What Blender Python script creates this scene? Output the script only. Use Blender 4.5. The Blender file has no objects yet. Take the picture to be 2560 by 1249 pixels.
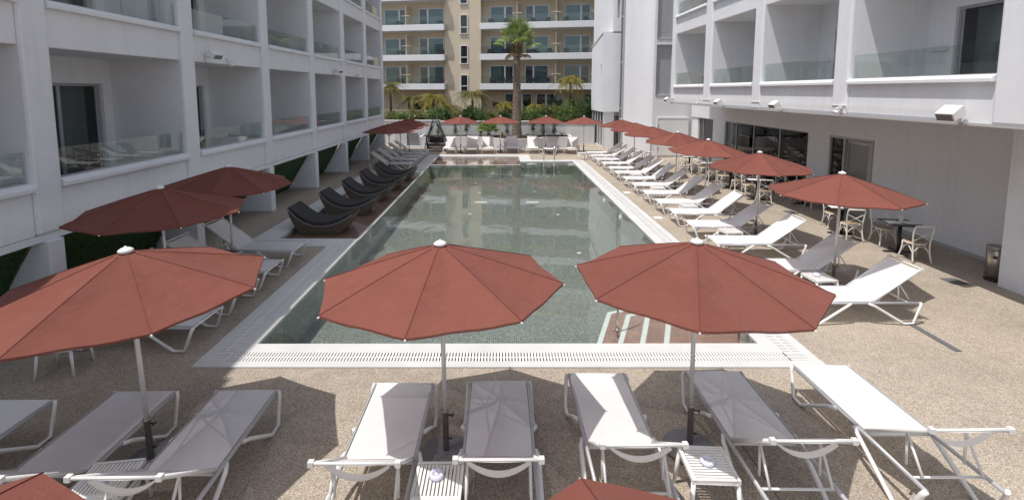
import bpy, bmesh, math, random
from mathutils import Vector, Matrix
R = math.radians
rng = random.Random(7)
S = bpy.context.scene
COL = S.collection

# ------------------------------------------------------------------ camera, sky, sun, exposure
cam = bpy.data.cameras.new('camera')
camo = bpy.data.objects.new('camera', cam); COL.objects.link(camo)
camo.location = (0, 0, 4.0)
camo.rotation_euler = (R(90 - 5.98), 0, 0)
cam.sensor_width = 36; cam.lens = 17.297
cam.shift_x = 0.0109; cam.shift_y = -0.1046
cam.clip_start = 0.1; cam.clip_end = 1500
S.camera = camo

SUN = Vector((-0.66, -0.36, 1.97)).normalized()          # towards the sun
w = bpy.data.worlds.new('World'); S.world = w; w.use_nodes = True
wn = w.node_tree.nodes; bg = wn['Background']
sky = wn.new('ShaderNodeTexSky'); sky.sky_type = 'NISHITA'; sky.sun_disc = False
sky.sun_elevation = math.asin(SUN.z); sky.sun_rotation = math.atan2(SUN.x, SUN.y)
sky.air_density = 1.0; sky.dust_density = 1.6; sky.ozone_density = 1.0
hs = wn.new('ShaderNodeHueSaturation'); hs.inputs['Saturation'].default_value = .55      # white balance of the photograph
w.node_tree.links.new(sky.outputs[0], hs.inputs['Color']); w.node_tree.links.new(hs.outputs[0], bg.inputs[0]); bg.inputs[1].default_value = 0.12
sl = bpy.data.lights.new('sun', 'SUN'); sl.energy = 3.1; sl.angle = R(0.53); sl.color = (1.0, 0.96, 0.905)
so = bpy.data.objects.new('sun', sl); COL.objects.link(so)
so.rotation_euler = SUN.to_track_quat('Z', 'Y').to_euler()
S.view_settings.view_transform = 'Standard'; S.view_settings.look = 'None'
S.view_settings.gamma = 1; S.view_settings.use_curve_mapping = False
S.view_settings.exposure = 0.36
S.render.engine = 'CYCLES'
S.cycles.max_bounces = 8; S.cycles.diffuse_bounces = 4; S.cycles.glossy_bounces = 4
S.cycles.transparent_max_bounces = 24; S.cycles.transmission_bounces = 6
S.cycles.sample_clamp_indirect = 6
S.cycles.use_denoising = True

# ------------------------------------------------------------------ materials
class NT:
    def __init__(s, name):
        s.m = bpy.data.materials.new(name); s.m.use_nodes = True
        s.t = s.m.node_tree; s.n = s.t.nodes; s.b = s.n['Principled BSDF']; s.out = s.n['Material Output']
    def node(s, typ, **kw):
        nd = s.n.new('ShaderNode' + typ)
        for k, v in kw.items():
            if k.startswith('i_'):
                nd.inputs[k[2:].replace('_', ' ')].default_value = v
            else: setattr(nd, k, v)
        return nd
    def link(s, a, b): s.t.links.new(a, b)
    def coord(s, kind='Object'): return s.node('TexCoord').outputs[kind]
    def noise(s, scale, detail=4, rough=0.6, vec=None):
        nd = s.node('TexNoise'); nd.inputs['Scale'].default_value = scale
        nd.inputs['Detail'].default_value = detail; nd.inputs['Roughness'].default_value = rough
        s.link(vec if vec is not None else s.coord(), nd.inputs['Vector']); return nd
    def ramp(s, fac, stops):
        r = s.node('ValToRGB'); e = r.color_ramp.elements
        while len(e) < len(stops): e.new(0.5)
        for el, (p, c) in zip(e, stops): el.position = p; el.color = (*c, 1)
        s.link(fac, r.inputs[0]); return r.outputs[0]
    def mix(s, fac, a, b, mode='MIX'):
        m = s.node('MixRGB', blend_type=mode)
        for v, i in ((fac, 0), (a, 1), (b, 2)):
            if hasattr(v, 'links'): s.link(v, m.inputs[i])
            elif isinstance(v, (int, float)): m.inputs[i].default_value = v
            else: m.inputs[i].default_value = (*v, 1)
        return m.outputs[0]
    def base(s, v):
        if hasattr(v, 'links'): s.link(v, s.b.inputs['Base Color'])
        else: s.b.inputs['Base Color'].default_value = (*v, 1)
        return s
    def set(s, rough=0.6, metal=0.0, spec=0.5):
        s.b.inputs['Roughness'].default_value = rough; s.b.inputs['Metallic'].default_value = metal
        s.b.inputs['Specular IOR Level'].default_value = spec; return s
    def bump(s, h, strength=0.3, dist=0.01):
        b = s.node('Bump'); b.inputs['Strength'].default_value = strength; b.inputs['Distance'].default_value = dist
        s.link(h, b.inputs['Height']); s.link(b.outputs[0], s.b.inputs['Normal']); return b.outputs[0]

M = {}
def plain(name, col, rough=0.5, metal=0.0, spec=0.5, var=0.12, scale=6.0):
    t = NT(name); n = t.noise(scale, 5)
    c0 = tuple(max(0, c * (1 - var)) for c in col); c1 = tuple(min(1, c * (1 + var * .6)) for c in col)
    t.base(t.ramp(n.outputs[0], [(0.3, c0), (0.7, c1)])).set(rough, metal, spec); M[name] = t.m; return t

def stucco(name, col, streak=0.015):
    t = NT(name); co = t.coord()
    n1 = t.noise(0.6, 6, .65, co); n2 = t.noise(9, 5, .6, co); n3 = t.noise(140, 2, .5, co)
    mp = t.node('Mapping'); mp.inputs['Scale'].default_value = (5, 5, .35); t.link(co, mp.inputs[0])
    n4 = t.noise(1.0, 5, .7, mp.outputs[0])
    c = t.ramp(n1.outputs[0], [(0.3, tuple(v * .93 for v in col)), (0.7, col)])
    c = t.mix(0.10, c, n2.outputs[0], 'MULTIPLY')
    d = t.ramp(n4.outputs[0], [(0.28, (1 - streak * 2.2,) * 3), (0.5, (1, 1, 1))])
    c = t.mix(1.0, c, d, 'MULTIPLY')
    t.base(c).set(0.75, 0, .25); t.bump(n3.outputs[0], .18, .004); M[name] = t.m
stucco('white_wall', (.84, .85, .878), .03); stucco('grey_wall', (.50, .49, .48))
stucco('beige_wall', (.68, .58, .45)); stucco('warm_wall', (.74, .71, .69))
stucco('planter_wall', (.74, .74, .75), .1)
plain('white_metal', (.78, .78, .77), .35, 0, .5, .05, 3)
plain('rail_grey', (.50, .50, .52), .35, .2, .5, .05, 3)
plain('white_plastic', (.80, .79, .77), .4, 0, .5, .05, 4)
plain('white_wood', (.74, .71, .65), .5, 0, .4, .12, 14)
plain('frame_alu', (.42, .42, .43), .4, .3, .5, .08, 3)
plain('frame_white', (.75, .76, .78), .4, 0, .5, .04, 3)
plain('black_metal', (.018, .018, .02), .4, 0, .5, .1, 8)
plain('dark_gap', (.03, .03, .032), .8, 0, .2)
plain('pole_alu', (.66, .65, .64), .35, .25, .5, .06, 3)
plain('granite', (.24, .24, .25), .7, 0, .4, .35, 60)
plain('ashtray', (.70, .70, .84), .35, 0, .5, .05, 8)
plain('cushion', (.050, .049, .050), .85, 0, .2, .25, 12)
plain('seat_rattan', (.33, .24, .16), .6, 0, .3, .3, 60)
plain('seat_brown', (.06, .042, .035), .6, 0, .3, .3, 30)
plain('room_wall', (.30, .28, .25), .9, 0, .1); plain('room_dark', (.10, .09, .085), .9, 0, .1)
plain('curtain', (.74, .73, .71), .9, 0, .1, .08, 4)
plain('teal_curtain', (.36, .46, .47), .9, 0, .1, .1, 3)
plain('skin', (.45, .27, .19), .6); plain('dark_cloth', (.03, .03, .035), .9); plain('hair', (.02, .015, .012), .7)
plain('rust_cloth', (.30, .09, .05), .9)
plain('soil', (.06, .043, .03), .95, 0, .1, .4, 20)
plain('film_glass', (.17, .175, .18), .12, 0, .6, .05, 2)
plain('paper', (.75, .74, .72), .8)
t = plain('chrome', (.72, .72, .73), .12, 1.0, .5, .05, 3)
t = plain('dark_steel', (.36, .33, .31), .42, .7, .5, .2, 12)
t = plain('brushed_steel', (.55, .52, .48), .3, 1.0, .5, .12, 10)

# pebble wash deck
t = NT('pebble_deck'); co = t.coord()
v = t.node('TexVoronoi'); v.inputs['Scale'].default_value = 118; t.link(co, v.inputs['Vector'])
sep = t.node('SeparateColor'); t.link(v.outputs['Color'], sep.inputs[0])
c = t.ramp(sep.outputs[0], [(0.0, (.20, .166, .132)), (.14, (.345, .293, .24)), (.5, (.465, .405, .338)), (.85, (.575, .515, .443)), (1.0, (.69, .64, .565))])
edge = t.ramp(v.outputs['Distance'], [(0.25, (1, 1, 1)), (0.75, (.70, .66, .61))])
c = t.mix(1, c, edge, 'MULTIPLY')
n = t.noise(.7, 6, .62, co); c = t.mix(1, c, t.ramp(n.outputs[0], [(.3, (.86, .85, .84)), (.5, (1.03, 1.03, 1.03)), (.72, (1.12, 1.12, 1.12))]), 'MULTIPLY')
n = t.noise(4.5, 5, .7, co); c = t.mix(1, c, t.ramp(n.outputs[0], [(.3, (.90, .89, .88)), (.65, (1, 1, 1))]), 'MULTIPLY')
t.base(c).set(.8, 0, .25); t.bump(v.outputs['Distance'], .5, .006); M['deck'] = t.m

# coping
t = NT('coping'); co = t.coord(); n = t.noise(1.2, 6, .6, co); n2 = t.noise(40, 3, .5, co)
t.base(t.mix(.12, t.ramp(n.outputs[0], [(.3, (.60, .595, .58)), (.7, (.68, .68, .675))]), n2.outputs[0], 'MULTIPLY')).set(.6, 0, .3); M['coping'] = t.m

def tiles(name, size, grout, stops, rough=.35):
    t = NT(name); co = t.coord()
    # blend of planar coordinates: x,y on floors, the remaining axis on walls
    geo = t.node('NewGeometry'); sp = t.node('SeparateXYZ'); t.link(co, sp.inputs[0])
    ns = t.node('SeparateXYZ'); t.link(geo.outputs['Normal'], ns.inputs[0])
    def absgt(o):
        a = t.node('Math', operation='ABSOLUTE'); t.link(o, a.inputs[0])
        g = t.node('Math', operation='GREATER_THAN'); g.inputs[1].default_value = .5; t.link(a.outputs[0], g.inputs[0]); return g.outputs[0]
    gx, gz = absgt(ns.outputs[0]), absgt(ns.outputs[2])
    def mixf(f, a, b):
        m = t.node('Mix'); t.link(f, m.inputs[0]); t.link(a, m.inputs[2]); t.link(b, m.inputs[3]); return m.outputs[0]
    u = mixf(gx, sp.outputs[0], sp.outputs[1]); vv = mixf(gz, sp.outputs[2], sp.outputs[1])
    cb = t.node('CombineXYZ'); t.link(u, cb.inputs[0]); t.link(vv, cb.inputs[1])
    br = t.node('TexBrick'); br.offset = 0; br.squash = 1
    br.inputs['Scale'].default_value = 1 / size; br.inputs['Brick Width'].default_value = 1; br.inputs['Row Height'].default_value = 1
    br.inputs['Mortar Size'].default_value = .09; br.inputs['Mortar Smooth'].default_value = .1
    br.inputs['Color1'].default_value = (0, 0, 0, 1); br.inputs['Color2'].default_value = (1, 1, 1, 1); br.inputs['Bias'].default_value = 0
    t.link(cb.outputs[0], br.inputs['Vector'])
    sn = t.node('VectorMath', operation='SNAP'); sn.inputs[1].default_value = (size, size, size); t.link(cb.outputs[0], sn.inputs[0])
    wn_ = t.node('TexWhiteNoise'); wn_.noise_dimensions = '2D'; t.link(sn.outputs[0], wn_.inputs['Vector'])
    c = t.ramp(wn_.outputs['Value'], stops)
    c = t.mix(br.outputs['Fac'], c, grout)
    n = t.noise(.8, 5, .6, co); c = t.mix(1, c, t.ramp(n.outputs[0], [(.3, (.9, .9, .9)), (.7, (1.04, 1.04, 1.04))]), 'MULTIPLY')
    t.base(c).set(rough, 0, .5); M[name] = t.m
tiles('pool_tile', .04, (.36, .37, .35), [(0, (.07, .075, .068)), (.35, (.112, .117, .105)), (.65, (.16, .167, .15)), (1, (.25, .26, .24))])
tiles('wall_tile', .04, (.48, .50, .47), [(0, (.12, .14, .13)), (.4, (.20, .225, .21)), (1, (.35, .38, .36))])
tiles('red_tile', .036, (.50, .36, .31), [(0, (.13, .055, .045)), (.4, (.23, .09, .07)), (.75, (.31, .13, .10)), (1, (.38, .20, .15))])
tiles('white_tile', .05, (.6, .6, .58), [(0, (.66, .72, .70)), (1, (.80, .83, .81))])

def glassy(name, tint, ior=1.45, rough=0.0, bump=None):
    t = NT(name); t.n.remove(t.b)
    tr = t.node('BsdfTransparent'); tr.inputs[0].default_value = (*tint, 1)
    gl = t.node('BsdfGlossy'); gl.inputs['Roughness'].default_value = rough; gl.inputs[0].default_value = (1, 1, 1, 1)
    lw_ = t.node('LayerWeight'); lw_.inputs['Blend'].default_value = .5
    pw = t.node('Math', operation='POWER'); pw.inputs[1].default_value = 4.6; t.link(lw_.outputs['Facing'], pw.inputs[0])
    f0 = ((ior - 1) / (ior + 1)) ** 2
    fr = t.node('Math', operation='MULTIPLY_ADD', use_clamp=True); fr.inputs[1].default_value = 1 - f0; fr.inputs[2].default_value = f0; t.link(pw.outputs[0], fr.inputs[0])
    mx = t.node('MixShader'); t.link(fr.outputs[0], mx.inputs[0]); t.link(tr.outputs[0], mx.inputs[1]); t.link(gl.outputs[0], mx.inputs[2])
    if bump:
        co = t.coord(); mp = t.node('Mapping'); mp.inputs['Scale'].default_value = (1, .75, 1); t.link(co, mp.inputs[0])
        n1 = t.noise(bump[0], 3, .55, mp.outputs[0]); n2 = t.noise(bump[0] * .22, 2, .5, mp.outputs[0])
        ad = t.node('Math', operation='MULTIPLY_ADD'); ad.inputs[1].default_value = .5
        t.link(n1.outputs[0], ad.inputs[0]); t.link(n2.outputs[0], ad.inputs[2])
        b = t.node('Bump'); b.inputs['Strength'].default_value = bump[1]; b.inputs['Distance'].default_value = bump[2]
        t.link(ad.outputs[0], b.inputs['Height']); t.link(b.outputs[0], gl.inputs['Normal']); t.link(b.outputs[0], lw_.inputs['Normal'])
    t.link(mx.outputs[0], t.out.inputs[0]); M[name] = t.m
glassy('clear_glass', (.86, .90, .885), 1.5)
glassy('door_glass', (.60, .64, .65), 1.6)
glassy('teal_glass', (.55, .66, .68), 1.75)
glassy('shop_glass', (.55, .57, .57), 1.3)
glassy('water', (.86, .905, .875), 1.34, 0.0, (2.2, .3, .02))

def cloth(name, col, trans, var=.06, weave=900, rough=.85, holes=0.0):
    t = NT(name); co = t.coord(); n = t.noise(5, 5, .6, co); n2 = t.noise(weave, 1, .5, co)
    c = t.ramp(n.outputs[0], [(.3, tuple(v * (1 - var) for v in col)), (.7, tuple(min(1, v * (1 + var)) for v in col))])
    if name == 'red_canvas':
        oi = t.node('ObjectInfo'); c = t.mix(1, c, t.ramp(oi.outputs['Random'], [(0, (.88, .89, .90)), (1, (1.08, 1.08, 1.08))]), 'MULTIPLY')
        mp = t.node('Mapping'); mp.inputs['Scale'].default_value = (3, 3, 9); t.link(co, mp.inputs[0]); n3 = t.noise(1.6, 5, .65, mp.outputs[0])
        c = t.mix(1, c, t.ramp(n3.outputs[0], [(.3, (.96, .96, .96)), (.7, (1.03, 1.03, 1.04))]), 'MULTIPLY')
        t.base(c).set(rough, 0, .15); nb = t.bump(n3.outputs[0], .6, .04)
        t.b.inputs['Sheen Weight'].default_value = .06; t.b.inputs['Sheen Roughness'].default_value = .5
    else:
        t.base(c).set(rough, 0, .15); nb = t.bump(n2.outputs[0], .15, .001)
    tl = t.node('BsdfTranslucent'); t.link(c, tl.inputs[0])
    mx = t.node('MixShader'); mx.inputs[0].default_value = trans
    t.link(t.b.outputs[0], mx.inputs[1]); t.link(tl.outputs[0], mx.inputs[2])
    tr = t.node('BsdfTransparent'); m2 = t.node('MixShader')      # open weave: pinholes show only near head-on
    lw_ = t.node('LayerWeight'); lw_.inputs['Blend'].default_value = .5
    iv = t.node('Math', operation='SUBTRACT'); iv.inputs[0].default_value = 1; t.link(lw_.outputs['Facing'], iv.inputs[1])
    pw = t.node('Math', operation='POWER'); pw.inputs[1].default_value = 4; t.link(iv.outputs[0], pw.inputs[0])
    ml = t.node('Math', operation='MULTIPLY'); ml.inputs[1].default_value = holes; t.link(pw.outputs[0], ml.inputs[0]); t.link(ml.outputs[0], m2.inputs[0])
    t.link(mx.outputs[0], m2.inputs[1]); t.link(tr.outputs[0], m2.inputs[2]); t.link(m2.outputs[0], t.out.inputs[0]); M[name] = t.m
cloth('red_canvas', (.216, .074, .055), .12, .05, 500, .9, .10)
cloth('sling', (.87, .855, .86), .24, .03, 900, .85, .05)
plain('seam', (.13, .03, .025), .8)

def leafmat(name, a, b, trans=.3):
    t = NT(name); oi = t.node('ObjectInfo'); g = t.node('NewGeometry')
    c = t.ramp(g.outputs['Random Per Island'], [(0, a), (1, b)])
    t.base(c).set(.55, 0, .3)
    tl = t.node('BsdfTranslucent'); t.link(c, tl.inputs[0]); mx = t.node('MixShader'); mx.inputs[0].default_value = trans
    t.link(t.b.outputs[0], mx.inputs[1]); t.link(tl.outputs[0], mx.inputs[2]); t.link(mx.outputs[0], t.out.inputs[0]); M[name] = t.m
leafmat('leaf_green', (.06, .12, .03), (.24, .33, .10)); leafmat('leaf_dark', (.032, .07, .025), (.13, .20, .07))
leafmat('leaf_olive', (.09, .11, .04), (.30, .28, .11)); leafmat('leaf_yellow', (.15, .15, .035), (.46, .38, .09))
leafmat('fan_green', (.09, .15, .03), (.32, .40, .13)); leafmat('leaf_dry', (.12, .08, .04), (.28, .2, .1))
leafmat('turf', (.028, .07, .022), (.048, .105, .034), .1)
# palm bark
t = NT('palm_bark'); co = t.coord(); wv = t.node('TexWave', wave_type='BANDS', bands_direction='Z'); wv.inputs['Scale'].default_value = 3.2
wv.inputs['Distortion'].default_value = 3; wv.inputs['Detail'].default_value = 4; t.link(co, wv.inputs['Vector'])
n = t.noise(7, 6, .7, co)
t.base(t.mix(.6, t.ramp(n.outputs[0], [(.3, (.13, .10, .08)), (.7, (.36, .30, .25))]), t.ramp(wv.outputs[0], [(0, (.35, .32, .3)), (1, (1, 1, 1))]), 'MULTIPLY')).set(.9, 0, .1)
t.bump(wv.outputs[0], .6, .03); M['bark'] = t.m
plain('stem_bark', (.14, .10, .07), .9, 0, .1, .3, 20)
# rattan weave
t = NT('rattan'); co = t.coord(); wv = t.node('TexWave', wave_type='BANDS', bands_direction='Z'); wv.inputs['Scale'].default_value = 22
wv.inputs['Distortion'].default_value = 1.5; t.link(co, wv.inputs['Vector'])
wv2 = t.node('TexWave', wave_type='BANDS', bands_direction='X'); wv2.inputs['Scale'].default_value = 14; t.link(co, wv2.inputs['Vector'])
mm = t.mix(.5, wv.outputs[0], wv2.outputs[0], 'MULTIPLY')
t.base(t.ramp(mm, [(.1, (.045, .036, .028)), (.9, (.19, .15, .11))])).set(.55, 0, .35); t.bump(mm, .5, .006); M['rattan'] = t.m

# ------------------------------------------------------------------ mesh helper
class MB:
    def __init__(s): s.v = []; s.f = []; s.sm = []
    def add(s, vs, fs, smooth=False, mat=None):
        o = len(s.v)
        s.v += [tuple(mat @ Vector(p)) if mat else tuple(p) for p in vs]
        s.f += [tuple(i + o for i in f) for f in fs]; s.sm += [smooth] * len(fs); return s
    def box(s, x0, x1, y0, y1, z0, z1, mat=None):
        x0, x1 = min(x0, x1), max(x0, x1); y0, y1 = min(y0, y1), max(y0, y1); z0, z1 = min(z0, z1), max(z0, z1)
        return s.add([(x0, y0, z0), (x1, y0, z0), (x1, y1, z0), (x0, y1, z0), (x0, y0, z1), (x1, y0, z1), (x1, y1, z1), (x0, y1, z1)],
                     [(0, 3, 2, 1), (4, 5, 6, 7), (0, 1, 5, 4), (1, 2, 6, 5), (2, 3, 7, 6), (3, 0, 4, 7)], False, mat)
    def quad(s, a, b, c, d): return s.add([a, b, c, d], [(0, 1, 2, 3)])
    def tube(s, pts, r, n=8, sx=1.0, caps=True):
        pts = [Vector(p) for p in pts]; rs = r if isinstance(r, (list, tuple)) else [r] * len(pts)
        vs = []; up = None
        for i, p in enumerate(pts):
            d = (pts[min(i + 1, len(pts) - 1)] - pts[max(i - 1, 0)]).normalized()
            if up is None: up = Vector((0, 0, 1)) if abs(d.z) < .9 else Vector((1, 0, 0))
            a = d.cross(up).normalized(); b = a.cross(d).normalized(); up = b
            k = 1.0
            if 0 < i < len(pts) - 1:
                c = (pts[i] - pts[i - 1]).normalized().dot((pts[i + 1] - pts[i]).normalized()); k = min(1.5, 1 / max(.5, math.sqrt((1 + c) / 2)))
            for j in range(n):
                t_ = 2 * math.pi * (j + .5) / n
                vs.append(p + (a * math.cos(t_) * rs[i] * sx + b * math.sin(t_) * rs[i]) * (k if n <= 4 else 1))
        fs = []
        for i in range(len(pts) - 1):
            for j in range(n):
                fs.append((i * n + j, i * n + (j + 1) % n, (i + 1) * n + (j + 1) % n, (i + 1) * n + j))
        s.add(vs, fs, n > 4)
        if caps: s.add(vs[:n], [tuple(range(n))]); s.add(vs[-n:], [tuple(reversed(range(n)))])
        return s
    def lathe(s, prof, n=20, c=(0, 0, 0), smooth=True):
        vs = []; fs = []
        for r, z in prof:
            for j in range(n):
                a = 2 * math.pi * j / n; vs.append((c[0] + r * math.cos(a), c[1] + r * math.sin(a), c[2] + z))
        for i in range(len(prof) - 1):
            for j in range(n):
                fs.append((i * n + j, i * n + (j + 1) % n, (i + 1) * n + (j + 1) % n, (i + 1) * n + j))
        s.add(vs, fs, smooth); s.add(vs[:n], [tuple(reversed(range(n)))]); s.add(vs[-n:], [tuple(range(n))]); return s
    def prism(s, poly, axis, a0, a1):
        n = len(poly)
        def P(p, h):
            return (p[0], p[1], h) if axis == 'z' else ((p[0], h, p[1]) if axis == 'y' else (h, p[0], p[1]))
        vs = [P(p, a0) for p in poly] + [P(p, a1) for p in poly]
        fs = [tuple(reversed(range(n))), tuple(range(n, 2 * n))] + [(i, (i + 1) % n, n + (i + 1) % n, n + i) for i in range(n)]
        return s.add(vs, fs)
    def grid(s, fn, nu, nv, smooth=True):
        vs = [fn(i / nu, j / nv) for j in range(nv + 1) for i in range(nu + 1)]
        fs = [(j * (nu + 1) + i, j * (nu + 1) + i + 1, (j + 1) * (nu + 1) + i + 1, (j + 1) * (nu + 1) + i) for j in range(nv) for i in range(nu)]
        return s.add(vs, fs, smooth)
    def mesh(s, name, mat, fix=True):
        me = bpy.data.meshes.new(name); me.from_pydata(s.v, [], s.f); me.update()
        me.polygons.foreach_set('use_smooth', s.sm)
        if fix:
            bm = bmesh.new(); bm.from_mesh(me); bmesh.ops.remove_doubles(bm, verts=bm.verts, dist=1e-5)
            bmesh.ops.recalc_face_normals(bm, faces=bm.faces); bm.to_mesh(me); bm.free()
        me.materials.append(M[mat]); return me
    def build(s, name, mat, parent=None, bevel=0.0, fix=True, loc=None):
        return link(name, s.mesh(name, mat, fix), parent, bevel, loc)

def link(name, me, parent=None, bevel=0.0, loc=None):
    o = bpy.data.objects.new(name, me); COL.objects.link(o)
    if parent: o.parent = parent
    if loc: o.location = loc
    if bevel:
        b = o.modifiers.new('bevel', 'BEVEL'); b.width = bevel; b.segments = 2; b.limit_method = 'ANGLE'; b.angle_limit = R(40)
    return o
def tag(o, label=None, cat=None, group=None, kind=None):
    for k, v in (('label', label), ('category', cat), ('group', group), ('kind', kind)):
        if v: o[k] = v
    return o
def thing(name, label, cat, loc=(0, 0, 0), rz=0, group=None):
    o = bpy.data.objects.new(name, None); COL.objects.link(o); o.location = loc; o.rotation_euler = (0, 0, rz)
    o.empty_display_size = .1
    return tag(o, label, cat, group)
def copy_tree(o, parent=None):
    c = o.copy(); COL.objects.link(c)
    if parent is not None: c.parent = parent
    for ch in list(o.children): copy_tree(ch, c)
    return c
def struct(o): return tag(o, kind='structure')
def X(*p): return p

# ------------------------------------------------------------------ pool and deck
PX0, PX1, PY0, PY1 = -3.85, 4.08, 7.42, 27.7
b = MB(); BIG = 400
hx0, hx1, hy0, hy1 = -6.7, 4.75, 6.76, 30.65
for x0, x1, y0, y1 in ((-BIG, BIG, -BIG, hy0), (-BIG, BIG, hy1, BIG), (-BIG, hx0, hy0, hy1), (hx1, BIG, hy0, hy1),
                       (hx0, -4.5, hy0, 12.35), (hx0, -4.55, 24.5, hy1), (1.75, hx1, 28.35, hy1)):
    b.quad((x0, y0, 0), (x1, y0, 0), (x1, y1, 0), (x0, y1, 0))
struct(b.build('pool_deck', 'deck'))
struct(MB().quad((2.742, -3, .002), (2.75, -3, .002), (2.75, 6.755, .002), (2.742, 6.755, .002)).build('deck_joint', 'dark_gap', fix=False))
# pool shell (set a few millimetres inside the coping blocks)
D = -.72; SH = -.13; e = .004
QX0, QX1, QY0, QY1 = PX0 + e, PX1 - e, PY0 + e, PY1 - e
b = MB()
b.quad((QX0, QY0, D), (QX1, QY0, D), (QX1, QY1, D), (QX0, QY1, D))
struct(b.build('pool_floor', 'pool_tile', fix=False))
b = MB(); T_ = -.004
b.quad((QX0, QY0, D), (QX0, QY0, T_), (QX1, QY0, T_), (QX1, QY0, D))
b.quad((QX1, QY0, D), (QX1, QY0, T_), (QX1, QY1, T_), (QX1, QY1, D))
b.quad((1.1 + e, QY1, D), (QX1, QY1, D), (QX1, QY1, T_), (1.1 + e, QY1, T_))
b.quad((QX0, QY0, D), (QX0, 26.6 - e, D), (QX0, 26.6 - e, -.014), (QX0, QY0, -.014))
b.quad((QX0, 26.6 - e, D), (1.1 + e, 26.6 - e, D), (1.1 + e, 26.6 - e, -.014), (QX0, 26.6 - e, -.014))
b.quad((1.1 + e, 26.6 - e, D), (1.1 + e, QY1, D), (1.1 + e, QY1, T_), (1.1 + e, 26.6 - e, T_))
struct(b.build('pool_wall', 'wall_tile', fix=False))
b = MB()
b.box(-6.05, PX0 - .1, 13.0, 23.9, SH - .4, SH); b.box(PX0, 1.1, 26.7, 30.0, SH - .4, SH)
struct(b.build('pool_ledge_floor', 'red_tile'))
b = MB(); Wz = -.02
b.quad((PX0, PY0, Wz), (PX1, PY0, Wz), (PX1, PY1, Wz), (PX0, PY1, Wz))
b.quad((PX0, PY1, Wz), (1.1, PY1, Wz), (1.1, 30.0, Wz), (PX0, 30.0, Wz))
b.quad((-6.05, 13.0, Wz), (PX0, 13.0, Wz), (PX0, 23.9, Wz), (-6.05, 23.9, Wz))
struct(b.build('pool_water', 'water', fix=False))
# coping with recessed overflow channel
CT = .03
b = MB()
def cop(x0, x1, y0, y1): b.box(x0, x1, y0, y1, -.5, CT)
cop(-4.5, 4.75, 6.76, 6.91); cop(-4.10, 4.33, 7.16, 7.42)                       # front
cop(4.60, 4.75, 6.91, 28.35); cop(4.08, 4.33, 7.42, 27.7); cop(1.75, 4.6, 28.2, 28.35); cop(1.1, 4.33, 27.7, 27.95)
cop(-4.5, -4.35, 6.91, 12.35); cop(-4.10, -3.85, 7.42, 13.0)
cop(-6.7, -4.10, 12.35, 13.0); cop(-6.7, -6.05, 13.0, 24.5); cop(-6.05, -4.55, 23.9, 24.5)
cop(-4.55, -3.85, 23.9, 30.65); cop(-3.85, 1.75, 30.0, 30.65); cop(1.1, 1.75, 27.95, 30.0)
b.box(-3.95, -3.85, 13.0, 23.9, -.4, -.012); b.box(-3.85, 1.1, 26.6, 26.7, -.4, -.012)
struct(b.build('pool_coping', 'coping', bevel=.008))
b = MB()
for x0, x1, y0, y1 in ((-4.35, 4.60, 6.91, 7.16), (4.33, 4.60, 7.16, 28.2), (-4.35, -4.10, 7.16, 12.35), (1.75, 4.33, 27.95, 28.2)):
    b.quad((x0, y0, -.06), (x1, y0, -.06), (x1, y1, -.06), (x0, y1, -.06))
struct(b.build('gutter_channel', 'dark_gap', fix=False))
g = MB(); st = .047
def slats(x0, x1, y0, y1, along):
    if along == 'x':
        k = x0
        while k < x1 - .02: g.box(k, k + .027, y0, y1, .002, CT - .003); k += st
        g.box(x0, x1, (y0 + y1) / 2 - .009, (y0 + y1) / 2 + .009, -.01, CT - .006)
    else:
        k = y0
        while k < y1 - .02: g.box(x0, x1, k, k + .027, .002, CT - .003); k += st
        g.box((x0 + x1) / 2 - .009, (x0 + x1) / 2 + .009, y0, y1, -.01, CT - .006)
slats(-4.10, 4.33, 6.91, 7.16, 'x'); slats(4.33, 4.60, 7.16, 28.2, 'y'); slats(-4.35, -4.10, 7.16, 12.35, 'y'); slats(1.75, 4.33, 27.95, 28.2, 'x')
for cx in (-4.35, 4.33):
    for i in range(6): g.box(cx, cx + .27 if cx > 0 else cx + .25, 6.915 + i * .042, 6.94 + i * .042, .002, CT - .003)
tag(g.build('overflow_grating', 'white_plastic'), 'white slatted overflow grating set into the coping around the pool', 'grating', kind='stuff')
# steps in the front corner
st_ = thing('pool_steps', 'red tiled steps with white nosings in the near corner of the pool', 'pool steps')
zs = [-.46, -.36, -.27, -.17]
lo = [1.38, 1.76, 2.16, 2.57]; tip = [(2.16, 9.56), (2.46, 9.24), (2.75, 8.97), (3.08, 8.74)]
for i in range(4):
    (tx, ty), x0, xr = tip[i], lo[i], PX1 - .004 * i
    yr = ty + .4 * (xr - tx)
    MB().prism([(x0, PY0), (xr, PY0), (xr, yr), (tx, ty)], 'z', -.9, zs[i]).build('step', 'red_tile', st_)
    MB().prism([(x0 - .003, PY0 + .002), (x0 + .085, PY0 + .002), (tx + .068, ty - .062), (xr - .002, yr - .088), (xr - .002, yr + .003), (tx - .003, ty + .003)], 'z', zs[i] - .03, zs[i] + .004).build('step_nosing', 'white_tile', st_)
for nm, lab, x, y in (('grab_post', 'steel handrail post standing on the pool steps beyond the centre right umbrella', 2.12, 8.55), ('grab_post', 'steel handrail post in the near right corner of the pool', 3.86, 7.62)):
    h = thing(nm, lab, 'handrail', (x, y, -.6), 0, 'handrail posts on the pool steps')
    MB().tube([(0, 0, 0), (0, 0, 1.05), (.05, .04, 1.16), (.2, .14, 1.2)], .021, 10).build('rail', 'chrome', h)
    MB().lathe([(.05, 0), (.05, .03), (.025, .05)], 14, (0, 0, .26 if x < 3 else .42)).build('base_flange', 'dark_steel', h)
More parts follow.
